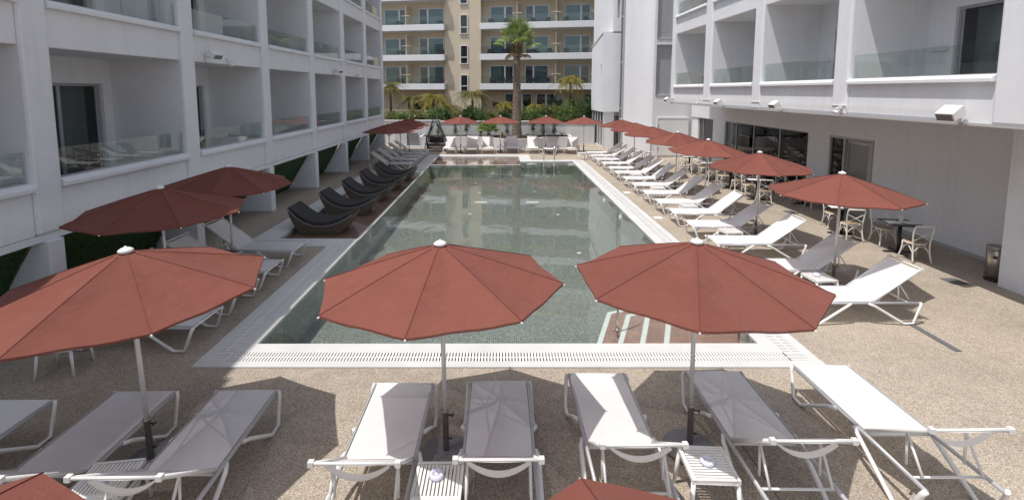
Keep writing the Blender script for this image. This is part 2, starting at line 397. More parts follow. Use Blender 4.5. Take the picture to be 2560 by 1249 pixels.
# pool inlets and drains
k = 0
for x, y, lab in ((-1.2, 18.6, 'left line, third from the camera'), (-1.6, 13.6, 'left line, nearest visible'), (-1.0, 22.6, 'left line, beyond the drain covers'), (1.6, 22.8, 'right line, beyond the drain covers'), (2.2, 18.5, 'right line, before the drain covers'), (2.3, 14.0, 'right line, second'), (.6, 11.0, 'behind the near centre parasol'), (-1.3, 25.0, 'farthest, near the red ledge'), (2.9, 11.2, 'right line, nearest, behind the right parasol')):
    o = MB().lathe([(.075, 0), (.075, .015), (.03, .02)], 12, (0, 0, 0)).build('floor_inlet', 'white_plastic', loc=(x, y, D + .002))
    tag(o, 'small round white inlet on the pool floor, ' + lab, 'pool inlet', 'round inlets on the pool floor')
for x, lab in ((-.85, 'pale rectangular main drain cover on the pool floor, left of the pair'), (1.35, 'pale rectangular main drain cover on the pool floor, right of the pair')):
    o = MB().box(-.26, .26, -.13, .13, 0, .02).build('drain_cover', 'white_plastic', loc=(x, 20.6, D + .002)); tag(o, lab, 'drain cover', 'main drains on the pool floor')
for y, lab in ((11.3, 'nearest'), (12.9, 'second nearest'), (16.4, 'third nearest'), (19.0, 'farthest')):
    o = thing('pool_light', 'round white underwater light on the right pool wall, %s of four' % lab, 'pool light', (PX1 - .002, y, -.3), 0, 'underwater lights on the right pool wall')
    f = MB(); f.lathe([(.12, 0), (.12, .03), (.09, .04)], 16)
    ob = f.build('bezel', 'white_plastic', o); ob.rotation_euler = (0, R(-90), 0)
    f = MB(); f.lathe([(.085, .03), (.07, .055), (.01, .06)], 16); ob = f.build('lens', 'ashtray', o); ob.rotation_euler = (0, R(-90), 0)
for y, lab in ((12.2, 'near'), (15.3, 'middle'), (19.2, 'far')):
    o = MB().box(-.13, .13, -.13, .13, 0, .008).build('skimmer_lid', 'white_plastic', loc=(5.0, y, .002), bevel=.01)
    tag(o, 'square white skimmer lid in the deck beside the right coping, %s one' % lab, 'lid', 'skimmer lids beside the pool')
# ladder
ld = thing('pool_ladder', 'chrome two rail ladder at the far end of the pool', 'ladder', (2.78, 28.0, 0))
for sx in (-.3, .3):
    p = [(sx, .42, 0), (sx, .42, .55)] + [(sx, .42 - .21 + .21 * math.cos(a), .62 + .24 * math.sin(a)) for a in [math.pi * q / 8 for q in range(9)]] + [(sx, 0, .5), (sx, -.02, .05), (sx, -.28, -.1), (sx, -.36, -.3), (sx, -.36, -.8)]
    MB().tube(p, .024, 10).build('rail', 'chrome', ld)
for z in (-.2, -.45, -.7): MB().box(-.29, .29, -.42, -.3, z, z + .03).build('rung', 'chrome', ld)
# deck drains
for x, y, sx, sy, rot, lab in ((9.6, 10.05, .17, .17, 0, 'square dark grate in the deck at the shade line near the steel bin'), (9.62, 16.1, .14, .14, 0, 'small square dark grate in the deck at the shade line near the dining tables'),
                          (7.08, 7.65, .055, .42, 0, 'long narrow dark slot drain in the deck beside the nearest right lounger')):
    o = thing('deck_drain', lab, 'drain', (x, y, .003), rot, 'drains in the deck')
    MB().box(-sx, sx, -sy, sy, 0, .004).build('drain_pan', 'dark_gap', o)
    f = MB(); n = 7
    for i in range(n): f.box(-sx + 2 * sx * (i + .25) / n, -sx + 2 * sx * (i + .65) / n, -sy, sy, .004, .008)
    f.build('drain_grate', 'granite', o)

# ------------------------------------------------------------------ hotel wings with balconies
def wing(name, label, xf, sgn, bays, floors, sill, lint, col_y, y0, y1, ztop, zbase, glass_top, depth, lower):
    """facade plane at x=xf; the building lies on the side sgn (-1 left, +1 right). bays: list of (ya, yb) openings."""
    W = thing(name, label, 'hotel building', (xf, (y0 + y1) / 2, 0))
    Wo = Vector((xf, (y0 + y1) / 2, 0))
    def part(mb, nm, mat, bevel=0, parent=W, fix=True):
        o = mb.build(nm, mat, parent, bevel, fix); o.location = -Wo if parent is W else (0, 0, 0); return o
    def bx(mb, d0, d1, ya, yb, za, zb): mb.box(xf + sgn * d0, xf + sgn * d1, ya, yb, za, zb)
    # shell: end walls, back wall, roof
    sh = MB()
    far = 11.0
    sh.box(xf + sgn * far, xf + sgn * (far - .3), y0, y1, zbase, ztop - .4)
    for ye in (y0, y1 - .3): sh.box(xf + sgn * (depth + .2), xf + sgn * (far - .3), ye, ye + .3, zbase, ztop - .4)
    sh.box(xf + sgn * .3, xf + sgn * far, y0, y1, ztop - .4, ztop - .15)
    part(sh, 'outer_wall', 'white_wall')
    # columns (party wall ends) in front
    cols = [y0] + [v for bb in bays for v in bb] + [y1]
    for i in range(0, len(cols), 2):
        ya, yb = cols[i], cols[i + 1]
        if yb - ya < .05: continue
        m = MB(); bx(m, 0, depth + .22, ya, yb, zbase, ztop)
        part(m, 'column', 'white_wall', .05)
    nfl = len(floors)
    proto_pane = {}
    for fi, fz in enumerate(floors):
        s_, l_ = fz + sill, fz + lint
        m = MB(); bx(m, .35, far - .3, y0 + .31, y1 - .31, fz - .10, fz); part(m, 'floor_slab', 'warm_wall')
        nxt = floors[fi + 1] + sill if fi + 1 < nfl else ztop
        for bi, (ya, yb) in enumerate(bays):
            # spandrel above this opening (lintel + parapet of the next floor)
            m = MB(); bx(m, .06, .30, ya + .002, yb - .002, l_, nxt - .12); part(m, 'spandrel', 'white_wall', .02)
            if fi == 0:
                m = MB(); bx(m, .06, .30, ya + .002, yb - .002, zbase, s_ - .12); part(m, 'spandrel', 'white_wall', .02)
            if fi + 1 < nfl or ztop - nxt > .1 or True:
                pass
            # sill coping: rounded
            m = MB(); poly = [(-.05, s_ - .14), (-.05, s_ - .07), (-.02, s_ - .02), (.04, s_), (.30, s_), (.30, s_ - .14)]
            m.prism([(xf + sgn * a, z) for a, z in poly], 'y', ya + .004, yb - .004); part(m, 'sill', 'white_wall', .012)
            # glass balustrade, two panes with a gap
            mid = ya + (yb - ya) * .52
            for qa, qb in ((ya + .05, mid - .012), (mid + .012, yb - .05)):
                m = MB(); bx(m, .10, .114, qa, qb, s_ + .003, s_ + glass_top); part(m, 'glass_panel', 'clear_glass')
            m = MB(); bx(m, .085, .13, ya + .05, yb - .05, s_ - .004, s_ + .02); part(m, 'glass_channel', 'frame_alu')
            # ceiling / back wall with door opening
            dw = 2.15; db = yb - (.26 if sgn < 0 else .75); da = db - dw; dh = fz + 2.32
            m = MB(); bx(m, depth, depth + .2, ya, da, fz, l_ + .2); bx(m, depth, depth + .2, db, yb, fz, l_ + .2); bx(m, depth, depth + .2, da, db, dh, l_ + .2)
            bx(m, .30, depth + .19, ya, yb, l_ + .003, l_ + .2)
            part(m, 'balcony_wall', 'white_wall')
            # sliding door: outer frame, two leaves
            d = MB(); f0, f1 = depth + .07, depth + .16
            bx(d, f0, f1, da + .003, da + .06, fz, dh - .003); bx(d, f0, f1, db - .06, db - .003, fz, dh - .003); bx(d, f0, f1, da + .06, db - .06, dh - .06, dh - .003); bx(d, f0, f1, da + .06, db - .06, fz, fz + .05)
            dm = (da + db) / 2
            bx(d, f0 + .02, f1 - .01, dm - .04, dm + .04, fz + .05, dh - .06)
            for q in (da + .06, db - .11): bx(d, f0 + .03, f1 - .02, q, q + .05, fz + .05, dh - .06)
            df = part(d, 'sliding_door', 'frame_alu')
            d = MB(); bx(d, f0 + .04, f0 + .05, da + .11, db - .11, fz + .05, dh - .06); part(d, 'door_pane', 'door_glass', parent=df)
            # curtain behind the far half
            d = MB(); c0, c1 = (db - 1.0 + .2 * math.sin(bi * 5 + fi), db - .08) if (bi + fi) % 3 != 1 else (da + .1, db - .2)
            d.grid(lambda u, v: (xf + sgn * (depth + .42 + .05 * math.sin(u * 34 + bi) + .02 * math.sin(u * 81)), c0 + (c1 - c0) * u, fz + .03 + (dh - fz - .08) * v), 44, 2)
            part(d, 'curtain', 'curtain', parent=df, fix=False)
    # room back wall
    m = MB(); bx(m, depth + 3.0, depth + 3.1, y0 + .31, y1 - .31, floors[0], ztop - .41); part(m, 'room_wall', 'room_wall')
    return W, part, Wo

LB = [(8.42 + 3.97 * k, 8.42 + 3.97 * k + 3.46) for k in range(-3, 6)]
def lw(v): return v
WL, partL, WoL = wing('hotel_wing', 'long white hotel wing with rows of balconies left of the pool, in shade', -7.6, -1, LB, [1.85, 4.87, 7.89], .65, 2.88, None, -4.1, 32.15, 11.45, 1.62, .52, 1.75, None)
# soffit and tapering fins over the slanted turf wall at ground level
m = MB(); m.box(-18.6, -7.64, -4.1, 32.15, 1.5, 1.615); partL(m, 'soffit', 'white_wall')
for k in range(-3, 7):
    yc = 8.42 + 3.97 * k - .26
    m = MB(); m.prism([(-8.75, 0), (-7.56, 0), (-7.56, 1.499), (-7.82, 1.499)], 'y', yc - .15, yc + .15); partL(m, 'tapered_fin', 'white_wall', .02)
    m = MB(); m.box(-8.74, -7.535, yc - .175, yc + .175, 0, .07); partL(m, 'skirting', 'grey_wall')
    if k < 6:
        m = MB(); ya, yb = yc + .15, yc + 3.82
        rr = random.Random(k)
        for q in range(2600):
            y = ya + rr.random() * (yb - ya); t_ = rr.random() ** .9
            x = -8.72 + .86 * t_; z = 1.49 * t_; a = rr.random() * 6.28; L = .02 + rr.random() * .02; wd = .010 + .008 * rr.random()
            dx, dy, dz = .8 * L, math.cos(a) * L, math.sin(a) * L * .6 - .03
            m.add([(x, y - wd, z), (x, y + wd, z), (x + dx, y + dy + wd * .3, z + dz), (x + dx, y + dy - wd * .3, z + dz)], [(0, 1, 2, 3)])
        m2 = MB(); m2.quad((-8.74, ya, 0), (-8.74, yb, 0), (-7.86, yb, 1.499), (-7.86, ya, 1.499))
        gw = partL(m2, 'turf_panel', 'turf', fix=False)
        gb = partL(m, 'turf_blades', 'turf', parent=gw, fix=False); gb['kind'] = 'stuff'

RB = [(8.76, 12.47), (13.02, 16.66), (17.22, 20.66), (21.36, 25.0)]
WR, partR, WoR = wing('hotel_wing', 'white hotel wing with deep sunlit balconies over the terrace right of the pool', 8.72, 1, RB, [3.62, 7.05, 10.5], .68, 3.2, None, 2.6, 25.45, 14.6, 3.40, .58, 1.9, None)
# raised frame round the balconies, underside, groove line
m = MB(); m.box(8.72, 11.44, 2.6, 25.45, 3.36, 3.41); partR(m, 'soffit', 'grey_wall')
m = MB(); m.box(8.700, 8.72, 9.2, 25.3, 3.625, 3.645); partR(m, 'cable_duct', 'white_plastic')
# ground storey under the overhang: wall with openings, beam, door, restaurant
WX = 11.45
m = MB()
for ya, yb in ((9.6, 15.0), (17.0, 18.25), (25.1, 26.5), (28.5, 29.4)):
    m = MB(); m.box(WX, WX + .25, ya, yb, 0, 2.5); partR(m, 'terrace_wall', 'white_wall')
m = MB(); m.box(WX - .06, WX + .25, 9.6, 29.4, 2.5, 3.36); partR(m, 'beam', 'white_wall')
m = MB()
for ya, yb in ((10.2, 15.0), (17.0, 18.25), (25.1, 26.5)): m.box(WX - .02, WX - .001, ya, yb, 0, .09)
partR(m, 'skirting', 'grey_wall')
# near projecting wall with a window
m = MB(); m.box(10.28, 10.6, 2.6, 8.9, 0, .55); m.box(10.28, 10.6, 2.6, 8.9, 2.1, 3.36); m.box(10.28, 10.6, 9.25 - .35, 9.82, 0, 3.36); m.box(10.6, WX, 9.6, 9.82, 0, 3.36); partR(m, 'projecting_wall', 'white_wall')
m = MB(); m.box(10.26, 10.4, 8.82, 8.9 - .002, .55, 2.1); m.box(10.26, 10.4, 2.6, 8.82, .55, .62); m.box(10.26, 10.4, 2.6, 8.82, 2.02, 2.1); wf = partR(m, 'window_frame', 'frame_white')
m = MB(); m.box(10.33, 10.34, 2.6, 8.82, .62, 2.02); partR(m, 'window_pane', 'door_glass', parent=wf)
m = MB(); m.box(10.45, 10.5, 2.6, 8.9, .55, 2.1); partR(m, 'window_blind', 'curtain')
# white door in the recess beside the projecting wall
m = MB(); m.box(WX - .015, WX - .001, 9.95, 10.75, 0, 2.1); dd = partR(m, 'service_door', 'white_metal')
m = MB(); m.tube([(WX - .06, 10.65, 1.02), (WX - .06, 10.53, 1.02)], .012, 8); partR(m, 'door_handle', 'chrome', parent=dd)
# open glazed door
m = MB()
for ya, yb, za, zb in ((15.0, 15.08, 0, 2.5), (16.92, 17.0, 0, 2.5), (15.08, 16.92, 2.42, 2.5), (16.22, 16.3, 0, 2.42)): m.box(WX - .04, WX + .1, ya + .002, yb - .002, za, zb)
df = partR(m, 'terrace_door', 'frame_alu')
m = MB(); m.box(WX + .02, WX + .03, 16.3, 16.92, .1, 2.42); partR(m, 'fixed_pane', 'shop_glass', parent=df)
m = MB()
mt = Matrix.Translation((WX - .02, 15.08, 0)) @ Matrix.Rotation(R(-4), 4, 'Z')
m.box(-.02, .02, 0, .07, .02, 2.4, mt); m.box(-.02, .02, 1.06, 1.13, .02, 2.4, mt); m.box(-.02, .02, .07, 1.06, 2.3, 2.4, mt); m.box(-.02, .02, .07, 1.06, .02, .3, mt); partR(m, 'door_leaf', 'frame_alu', parent=df)
m = MB(); m.box(-.005, .005, .07, 1.06, .3, 2.3, mt); partR(m, 'leaf_pane', 'film_glass', parent=df)
# restaurant glazing
for ya, yb, muls in ((18.25, 25.1, (20.2, 22.3, 23.95)), (26.5, 28.5, (27.9,))):
    m = MB(); m.box(WX + .05, WX + .12, ya, yb, 2.44, 2.499); m.box(WX + .05, WX + .12, ya, yb, 0, .06)
    for y in muls: m.box(WX + .05, WX + .12, y - .03, y + .03, .06, 2.44)
    ff = partR(m, 'window_frame', 'frame_alu')
    ed = [ya] + list(muls) + [yb]
    for i in range(len(ed) - 1):
        m = MB(); m.box(WX + .08, WX + .09, ed[i] + .03, ed[i + 1] - .03, .06, 2.44); partR(m, 'window_pane', 'shop_glass', parent=ff)
m = MB(); m.grid(lambda u, v: (WX + .3 + .06 * math.sin(u * 30), 24.0 + .95 * u, .05 + 2.38 * v), 40, 2); partR(m, 'curtain', 'curtain', fix=False)
# restaurant room
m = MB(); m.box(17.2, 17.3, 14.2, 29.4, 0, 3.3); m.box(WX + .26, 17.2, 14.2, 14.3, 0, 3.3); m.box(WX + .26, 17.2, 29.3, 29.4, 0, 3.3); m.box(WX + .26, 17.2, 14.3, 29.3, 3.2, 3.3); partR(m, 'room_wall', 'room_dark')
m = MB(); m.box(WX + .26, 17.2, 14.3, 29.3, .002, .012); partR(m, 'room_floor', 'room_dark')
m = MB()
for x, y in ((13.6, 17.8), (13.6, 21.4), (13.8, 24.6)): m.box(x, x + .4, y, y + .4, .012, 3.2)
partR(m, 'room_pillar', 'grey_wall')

# corner tower right behind the wing, with its overhanging block
TW = thing('corner_tower', 'smooth white tower with rounded corner and tall strip window behind the right wing', 'tower', (10, 31, 0))
def partT(mb, nm, mat, bevel=0, parent=TW, fix=True):
    o = mb.build(nm, mat, parent, bevel, fix)
    if parent is TW: o.location = (-10, -31, 0)
    return o
bz = [(8.45, 34.0), (8.47, 33.2)]
for i in range(1, 17):
    q = i / 16; p0, p1, p2 = (8.47, 33.2), (8.42, 30.2), (9.15, 29.75)
    bz.append(((1 - q) ** 2 * p0[0] + 2 * q * (1 - q) * p1[0] + q * q * p2[0], (1 - q) ** 2 * p0[1] + 2 * q * (1 - q) * p1[1] + q * q * p2[1]))
m = MB(); vs = [(x, y, z) for z in (0, 17.5) for x, y in bz]; n = len(bz); m.add(vs, [(i, i + 1, n + i + 1, n + i) for i in range(n - 1)], True)
partT(m, 'rounded_wall', 'white_wall', fix=False)
m = MB()
wy = 29.75
WN = [(9.3, 10.25, 3.75, 6.75), (9.3, 10.25, 7.1, 10.6), (9.3, 10.25, 11.0, 15.0)]
m.box(9.15, 9.3, wy, wy + .3, 0, 17.5); m.box(10.25, 19.7, wy, wy + .3, 0, 17.5)
zz = [0] + [v for q in WN for v in q[2:]] + [17.5]
for i in range(0, len(zz), 2): m.box(9.3, 10.25, wy, wy + .3, zz[i], zz[i + 1])
partT(m, 'front_wall', 'white_wall')
for x0, x1, z0, z1 in WN:
    m = MB(); m.box(x0, x0 + .07, wy + .12, wy + .2, z0, z1); m.box(x1 - .07, x1, wy + .12, wy + .2, z0, z1); m.box(x0 + .07, x1 - .07, wy + .12, wy + .2, z0, z0 + .1); m.box(x0 + .07, x1 - .07, wy + .12, wy + .2, z1 - .1, z1); m.box(x0 - .0, x1, wy - .03, wy + .12, z0 - .05, z0 - .002)
    f = partT(m, 'window_frame', 'frame_alu')
    m = MB(); m.box(x0 + .07, x1 - .07, wy + .16, wy + .17, z0 + .1, z1 - .1); partT(m, 'window_panel', 'frame_alu', parent=f)
# big white sheet door at the foot of the front wall
m = MB(); m.box(9.5, 11.3, wy - .05, wy - .002, .12, 2.35); dd = partT(m, 'sheet_door', 'white_metal', .01)
m = MB(); m.box(9.44, 9.5, wy - .07, wy - .001, 0, 2.42); m.box(11.3, 11.36, wy - .07, wy - .001, 0, 2.42); m.box(9.5, 11.3, wy - .07, wy - .001, 2.35, 2.42); partT(m, 'door_frame', 'frame_white', parent=dd)
m = MB()
for z in (.5, 1.85): m.box(9.48, 9.56, wy - .075, wy - .05, z, z + .14)
partT(m, 'hinge', 'frame_alu', parent=dd)
m = MB(); m.box(8.3, 19.7, wy + .3, 42, 17.1, 17.5); m.box(19.4, 19.7, wy + .3, 42, 0, 17.1); m.box(8.6, 19.4, 41.7, 42, 0, 17.1); partT(m, 'outer_wall', 'white_wall')
# vertical strip window
m = MB(); m.box(8.30, 8.47, 34.0, 34.06, 0, 17.1); m.box(8.30, 8.4, 34.56, 34.6, 0, 17.1)
for z in (.0, 2.75, 5.9, 9.0, 12.1, 15.2): m.box(8.33, 8.4, 34.06, 34.56, z, z + .12)
f = partT(m, 'strip_frame', 'frame_alu')
m = MB(); m.box(8.36, 8.37, 34.06, 34.56, .12, 17.0); partT(m, 'strip_pane', 'teal_glass', parent=f)
m = MB(); m.box(8.75, 8.8, 33.9, 34.7, 0, 17.0); partT(m, 'stair_wall', 'warm_wall')
# tall wall above the block with a slot
m = MB(); y = 34.6
m.box(7.75, 8.02, y, y + .4, 8.0, 17.5); m.box(8.2, 8.4, y, y + .4, 8.0, 17.5); m.box(8.02, 8.2, y, y + .4, 8.0, 9.0); m.box(8.02, 8.2, y, y + .4, 10.2, 17.5); m.box(8.02, 8.2, y + .25, y + .4, 9.0, 10.2); m.box(7.75, 8.3, y + .4, 41.7, 8.0, 17.5)
partT(m, 'upper_wall', 'white_wall')
# overhanging block (left side wall with slot), glass room below
m = MB(); zs = [(34.6, 2.7), (38.8, 2.7), (38.8, 7.35), (34.6, 8.0)]
yA, yB = 35.0, 35.35
m.prism([(34.6, 2.7), (yA, 2.7), (yA, 7.94), (34.6, 8.0)], 'x', 7.1, 7.4)
m.prism([(yB, 2.7), (38.8, 2.7), (38.8, 7.35), (yB, 7.89)], 'x', 7.1, 7.4)
m.prism([(yA, 2.7), (yB, 2.7), (yB, 4.8), (yA, 4.8)], 'x', 7.1, 7.4); m.prism([(yA, 5.9), (yB, 5.9), (yB, 7.89), (yA, 7.94)], 'x', 7.1, 7.4); m.box(7.33, 7.4, yA, yB, 4.8, 5.9)
m.box(7.4, 8.399, 34.6, 34.9, 2.7, 8.0); m.box(7.1, 8.6, 34.6, 38.8, 2.55, 2.699)
m.prism([(34.6, 8.001), (38.8, 7.351), (38.8, 7.43), (34.6, 8.08)], 'x', 7.05, 8.6)
partT(m, 'overhanging_block', 'white_wall')
m = MB(); m.box(7.28, 8.0, 34.75, 34.95, 0, 2.549); partT(m, 'lower_wall', 'white_wall')
m = MB(); m.box(8.0, 8.06, 34.7, 34.8, 0, 2.2); m.box(8.25, 8.3, 34.7, 34.8, 0, 2.2); m.box(8.0, 8.3, 34.7, 34.8, 2.2, 2.28); f = partT(m, 'dark_door', 'black_metal')
m = MB(); m.box(8.06, 8.25, 34.75, 34.76, 0, 2.2); partT(m, 'door_pane', 'door_glass', parent=f)
m = MB()
for y in (34.75, 35.75, 36.75, 37.75, 38.75): m.box(7.2, 7.27, y - .03, y + .03, 0, 2.549)
m.box(7.2, 7.27, 34.78, 38.72, 0, .08); f = partT(m, 'glazing_frame', 'frame_white')
for i in range(4):
    m = MB(); m.box(7.23, 7.24, 34.78 + i, 35.72 + i, .08, 2.549); partT(m, 'glazing_pane', 'clear_glass', parent=f)
m = MB(); m.box(8.5, 8.6, 34.95, 38.8, 0, 2.549); m.box(7.2, 8.5, 38.78, 38.9, 0, 2.549); partT(m, 'inner_wall', 'warm_wall')

# ------------------------------------------------------------------ beige hotel beyond
AL = R(10)
BH = thing('beige_hotel', 'beige hotel with white balcony slabs and blue green windows behind the palms', 'hotel building', (0, 51, 0), -AL)
def bxx(x): return x / (math.cos(AL) + x * math.sin(AL) / 51)
def partB(mb, nm, mat, parent=BH, bevel=0, fix=True): return mb.build(nm, mat, parent, bevel, fix)
FL = [4.65, 7.68, 10.8, 13.9, 17.0]
xl0, xl1, xt1, xr1 = -34.0, bxx(-5.95), bxx(-2.05), 26.0
m = MB(); m.box(xl0, xl1 + .3, 1.9, 2.2, 1.0, 20.2); m.box(xt1 - .2, xr1, 1.9, 2.2, 1.0, 20.2); m.box(xl0, xr1, 13, 13.3, 1, 20.2); m.box(xl0, xr1, 1.5, 13.3, 20.2, 20.5); m.box(xl0 - .3, xl0, 1.9, 13.3, 1, 20.2); m.box(xr1, xr1 + .3, 1.9, 13.3, 1, 20.2)
partB(m, 'recess_wall', 'beige_wall')
m = MB(); m.box(xl1 + .25, xt1 - .15, .75, 5, 1.0, 20.8); partB(m, 'stair_tower', 'beige_wall')
m = MB(); m.box(xl1 - .05, xl1 + .25, .9, 1.9, 1.0, 20.3); partB(m, 'side_wall', 'beige_wall')
for z in FL:
    for xa, xb in ((xl0, xl1 + .15), (xt1 - .12, xr1)):
        m = MB(); m.box(xa, xb, .12, 1.9, z - .45, z - .15); m.box(xa, xb, 0, .12, z - .5, z + .12); m.box(xa, xa + .12, .12, 1.9, z - .15, z + .12); m.box(xb - .12, xb, .12, 1.9, z - .15, z + .12)
        partB(m, 'balcony_slab', 'white_wall', bevel=.02)
        n = max(1, round((xb - xa) / 4))
        for i in range(n):
            m = MB(); q = (xb - xa) / n; m.box(xa + q * i + .06, xa + q * (i + 1) - .06, .05, .062, z + .12, z + .9); partB(m, 'glass_panel', 'clear_glass')
# tower windows
for z0, z1 in ((3.95, 5.65), (6.95, 8.7), (10.05, 11.85), (13.1, 14.9), (16.2, 18)):
    x0, x1 = bxx(-4.25), bxx(-3.6)
    m = MB(); m.box(x0 - .08, x0, .66, .75, z0 - .05, z1 + .05); m.box(x1, x1 + .08, .66, .75, z0 - .05, z1 + .05); m.box(x0, x1, .66, .75, z1, z1 + .05); m.box(x0 - .12, x1 + .12, .62, .75, z0 - .12, z0 - .05); m.box(x0, x1, .68, .75, z0 + .55, z0 + .63)
    f = partB(m, 'tower_window', 'frame_white')
    m = MB(); m.box(x0, x1, .71, .72, z0 - .05, z1); partB(m, 'window_pane', 'door_glass', parent=f)
    m = MB(); m.box(x0, x1, .735, .745, z0 - .05, z1); partB(m, 'window_void', 'dark_gap', parent=f)
WINS = [(-20.2, -17.6, 0), (-16.4, -13.9, 1), (-12.55, -10.07, 0), (-8.93, -6.32, 1), (-1.47, 1.02, 0), (2.25, 4.74, 1), (6.37, 9.11, 0), (10.4, 12.9, 1), (14.3, 16.8, 0), (18.2, 20.6, 1)]
FINS = [-13.4, -9.79, 1.6, 5.6, 9.7, 13.6, 17.5]
rr = random.Random(3)
def bwin(x0, x1, z0, z1, op, yb=1.9):
    x0, x1 = bxx(x0), bxx(x1); xm = x0 + (x1 - x0) * (.64 if op == 0 else .36)
    m = MB(); y0, y1 = yb - .06, yb - .001
    m.box(x0, x0 + .08, y0, y1, z0, z1); m.box(x1 - .08, x1, y0, y1, z0, z1); m.box(x0 + .08, x1 - .08, y0, y1, z1 - .08, z1); m.box(xm - .09, xm + .09, y0 - .02, y1, z0, z1 - .08)
    f = partB(m, 'window', 'frame_white')
    m = MB(); m.box(x0 + .08, xm - .09, yb - .04, yb - .03, z0, z1 - .08); partB(m, 'window_pane', 'teal_glass', parent=f)
    m = MB(); m.box(xm + .09, x1 - .08, yb - .035, yb - .025, z0, z1 - .08); partB(m, 'window_pane', 'teal_glass', parent=f)
    ca, cb = (x0 + .08, xm - .09) if op == 0 else (xm + .09, x1 - .08)
    m = MB(); m.grid(lambda u, v: (ca + (cb - ca) * u, yb - .012 + .006 * math.sin(u * 46), z0 + (z1 - z0 - .08) * v), 60, 1); partB(m, 'curtain', 'teal_curtain', parent=f, fix=False)
    da, db = (xm + .09, x1 - .08) if op == 0 else (x0 + .08, xm - .09)
    m = MB(); m.box(da, db, yb - .012, yb - .004, z0, z1 - .08); partB(m, 'window_void', 'dark_gap', parent=f)
for z in FL[:4]:
    for x0, x1, op in WINS: bwin(x0, x1, z - .1, z + 2.05, op)
    for x in FINS:
        q = bxx(x); m = MB(); m.box(q - .07, q + .07, .35, 1.899, z - .149, z + 2.2); m.box(q - .5, q + .5, .3, .36, z + 1.05, z + 1.12); partB(m, 'balcony_divider', 'beige_wall')
for x0, x1, op in ((1.0, 3.9, 0), (4.35, 7.3, 1), (9.3, 12, 0), (14, 17, 1)): bwin(x0 - .9, x1 - .9, 1.6, 3.75, op)
m = MB(); m.box(bxx(-1.2), bxx(-.5), 1.86, 1.899, 2.2, 2.9); partB(m, 'wall_hatch', 'dark_gap')
m = MB(); m.box(bxx(-10.2), bxx(-7.5), 1.8, 1.899, 1.3, 2.9); partB(m, 'garage_opening', 'dark_gap')
m = MB(); m.box(bxx(-30), bxx(-6.6), -1.2, -1.0, 1.0, 1.95); m.box(bxx(-30), bxx(-6.6), -1.25, -.95, 1.95, 2.02); partB(m, 'garden_wall', 'beige_wall')
# balcony chairs (a few pixels each)
m = MB(); m.box(-.25, .25, -.25, .25, .42, .46); m.prism([(.20, .46), (.25, .46), (.32, .88), (.27, .88)], 'x', -.25, .25)
for sx in (-.23, .21):
    for sy in (-.23, .21): m.box(sx, sx + .025, sy, sy + .025, 0, .42)
m.box(-.26, -.23, -.25, .25, .6, .63); m.box(.23, .26, -.25, .25, .6, .63)
chm = m.mesh('balcony_chair', 'black_metal')
nth = ['first', 'second', 'third', 'fourth', 'fifth', 'sixth', 'seventh', 'eighth', 'ninth', 'tenth', 'eleventh']
spots = [-15, -11.2, -8.2, -6.5, -1.3, .2, 3.2, 4.9, 6.4, 8.6, 11.6]
bi = 0
for fi, z in enumerate(FL[:3]):
    for k, x in enumerate(spots):
        xx = bxx(x + rr.uniform(-.25, .25)); p = Matrix.Rotation(-AL, 4, 'Z') @ Vector((xx, 1.15 + rr.uniform(-.1, .2), 0))
        o = link('balcony_chair', chm); o.location = (p.x, p.y + 51, z - .149); o.rotation_euler.z = -AL + rr.uniform(-.5, .5)
        tag(o, 'small dark chair on the %s balcony slab of the beige hotel, %s from left' % (['lowest', 'middle', 'upper'][fi], nth[k]), 'chair', 'dark chairs on the beige balconies')
# awnings/screens skipped: not visible. terrace ground behind the garden wall
m = MB(); m.box(-60, 60, 38.2, 140, -.3, 1.35); struct(m.build('garden_terrace', 'soil'))

# ------------------------------------------------------------------ planter, walls, hedge, trees
PL = thing('planter', 'long low white planter of dark soil behind the far loungers', 'planter', (0, 35, 0))
def partP(mb, nm, mat, bevel=0): o = mb.build(nm, mat, PL, bevel); o.location = (0, -35, 0); return o
front = [(-5.75, 35.2), (-1.4, 35.2), (-.6, 34.3), (.2, 33.75), (1.1, 33.6), (2.0, 33.75), (2.7, 34.3), (3.2, 35.0), (5.2, 35.0), (5.2, 37.3)]
m = MB()
for i in range(len(front) - 1):
    (xa, ya), (xb, yb) = front[i], front[i + 1]; L = math.hypot(xb - xa, yb - ya); nx, ny = -(yb - ya) / L * .18, (xb - xa) / L * .18
    m.add([(xa, ya, z) for z in (0, .74)] + [(xb, yb, z) for z in (0, .74)] + [(xb + nx, yb + ny, z) for z in (0, .74)] + [(xa + nx, ya + ny, z) for z in (0, .74)],
          [(0, 2, 3, 1), (2, 4, 5, 3), (4, 6, 7, 5), (6, 0, 1, 7), (1, 3, 5, 7)])
partP(m, 'planter_wall', 'planter_wall')
m = MB(); m.prism([(-5.7, 35.25), (-1.4, 35.25), (-.5, 34.4), (.3, 33.9), (1.1, 33.7), (2.0, 33.85), (2.7, 34.4), (3.2, 35.1), (5.1, 35.1), (5.1, 37.25), (-5.7, 37.25)], 'z', .4, .69); partP(m, 'soil', 'soil')
m = MB(); m.box(-5.93, -5.751, 35.2, 37.3, 0, .74); partP(m, 'planter_wall', 'planter_wall')
BW = thing('garden_wall', 'white garden wall behind the planter below the hedge', 'wall', (0, 37.6, 0))
m = MB(); m.box(-12, -4.6, 37.4, 37.7, 0, 1.74); m.box(-4.6, 3.9, 37.35, 37.7, 0, 1.66); m.box(3.9, 7.15, 37.4, 37.7, 0, 1.52)
m.box(-12, -4.62, 37.36, 37.74, 1.74, 1.80); m.box(-4.64, 3.92, 37.3, 37.74, 1.66, 1.73); m.box(3.94, 7.15, 37.36, 37.74, 1.52, 1.58)
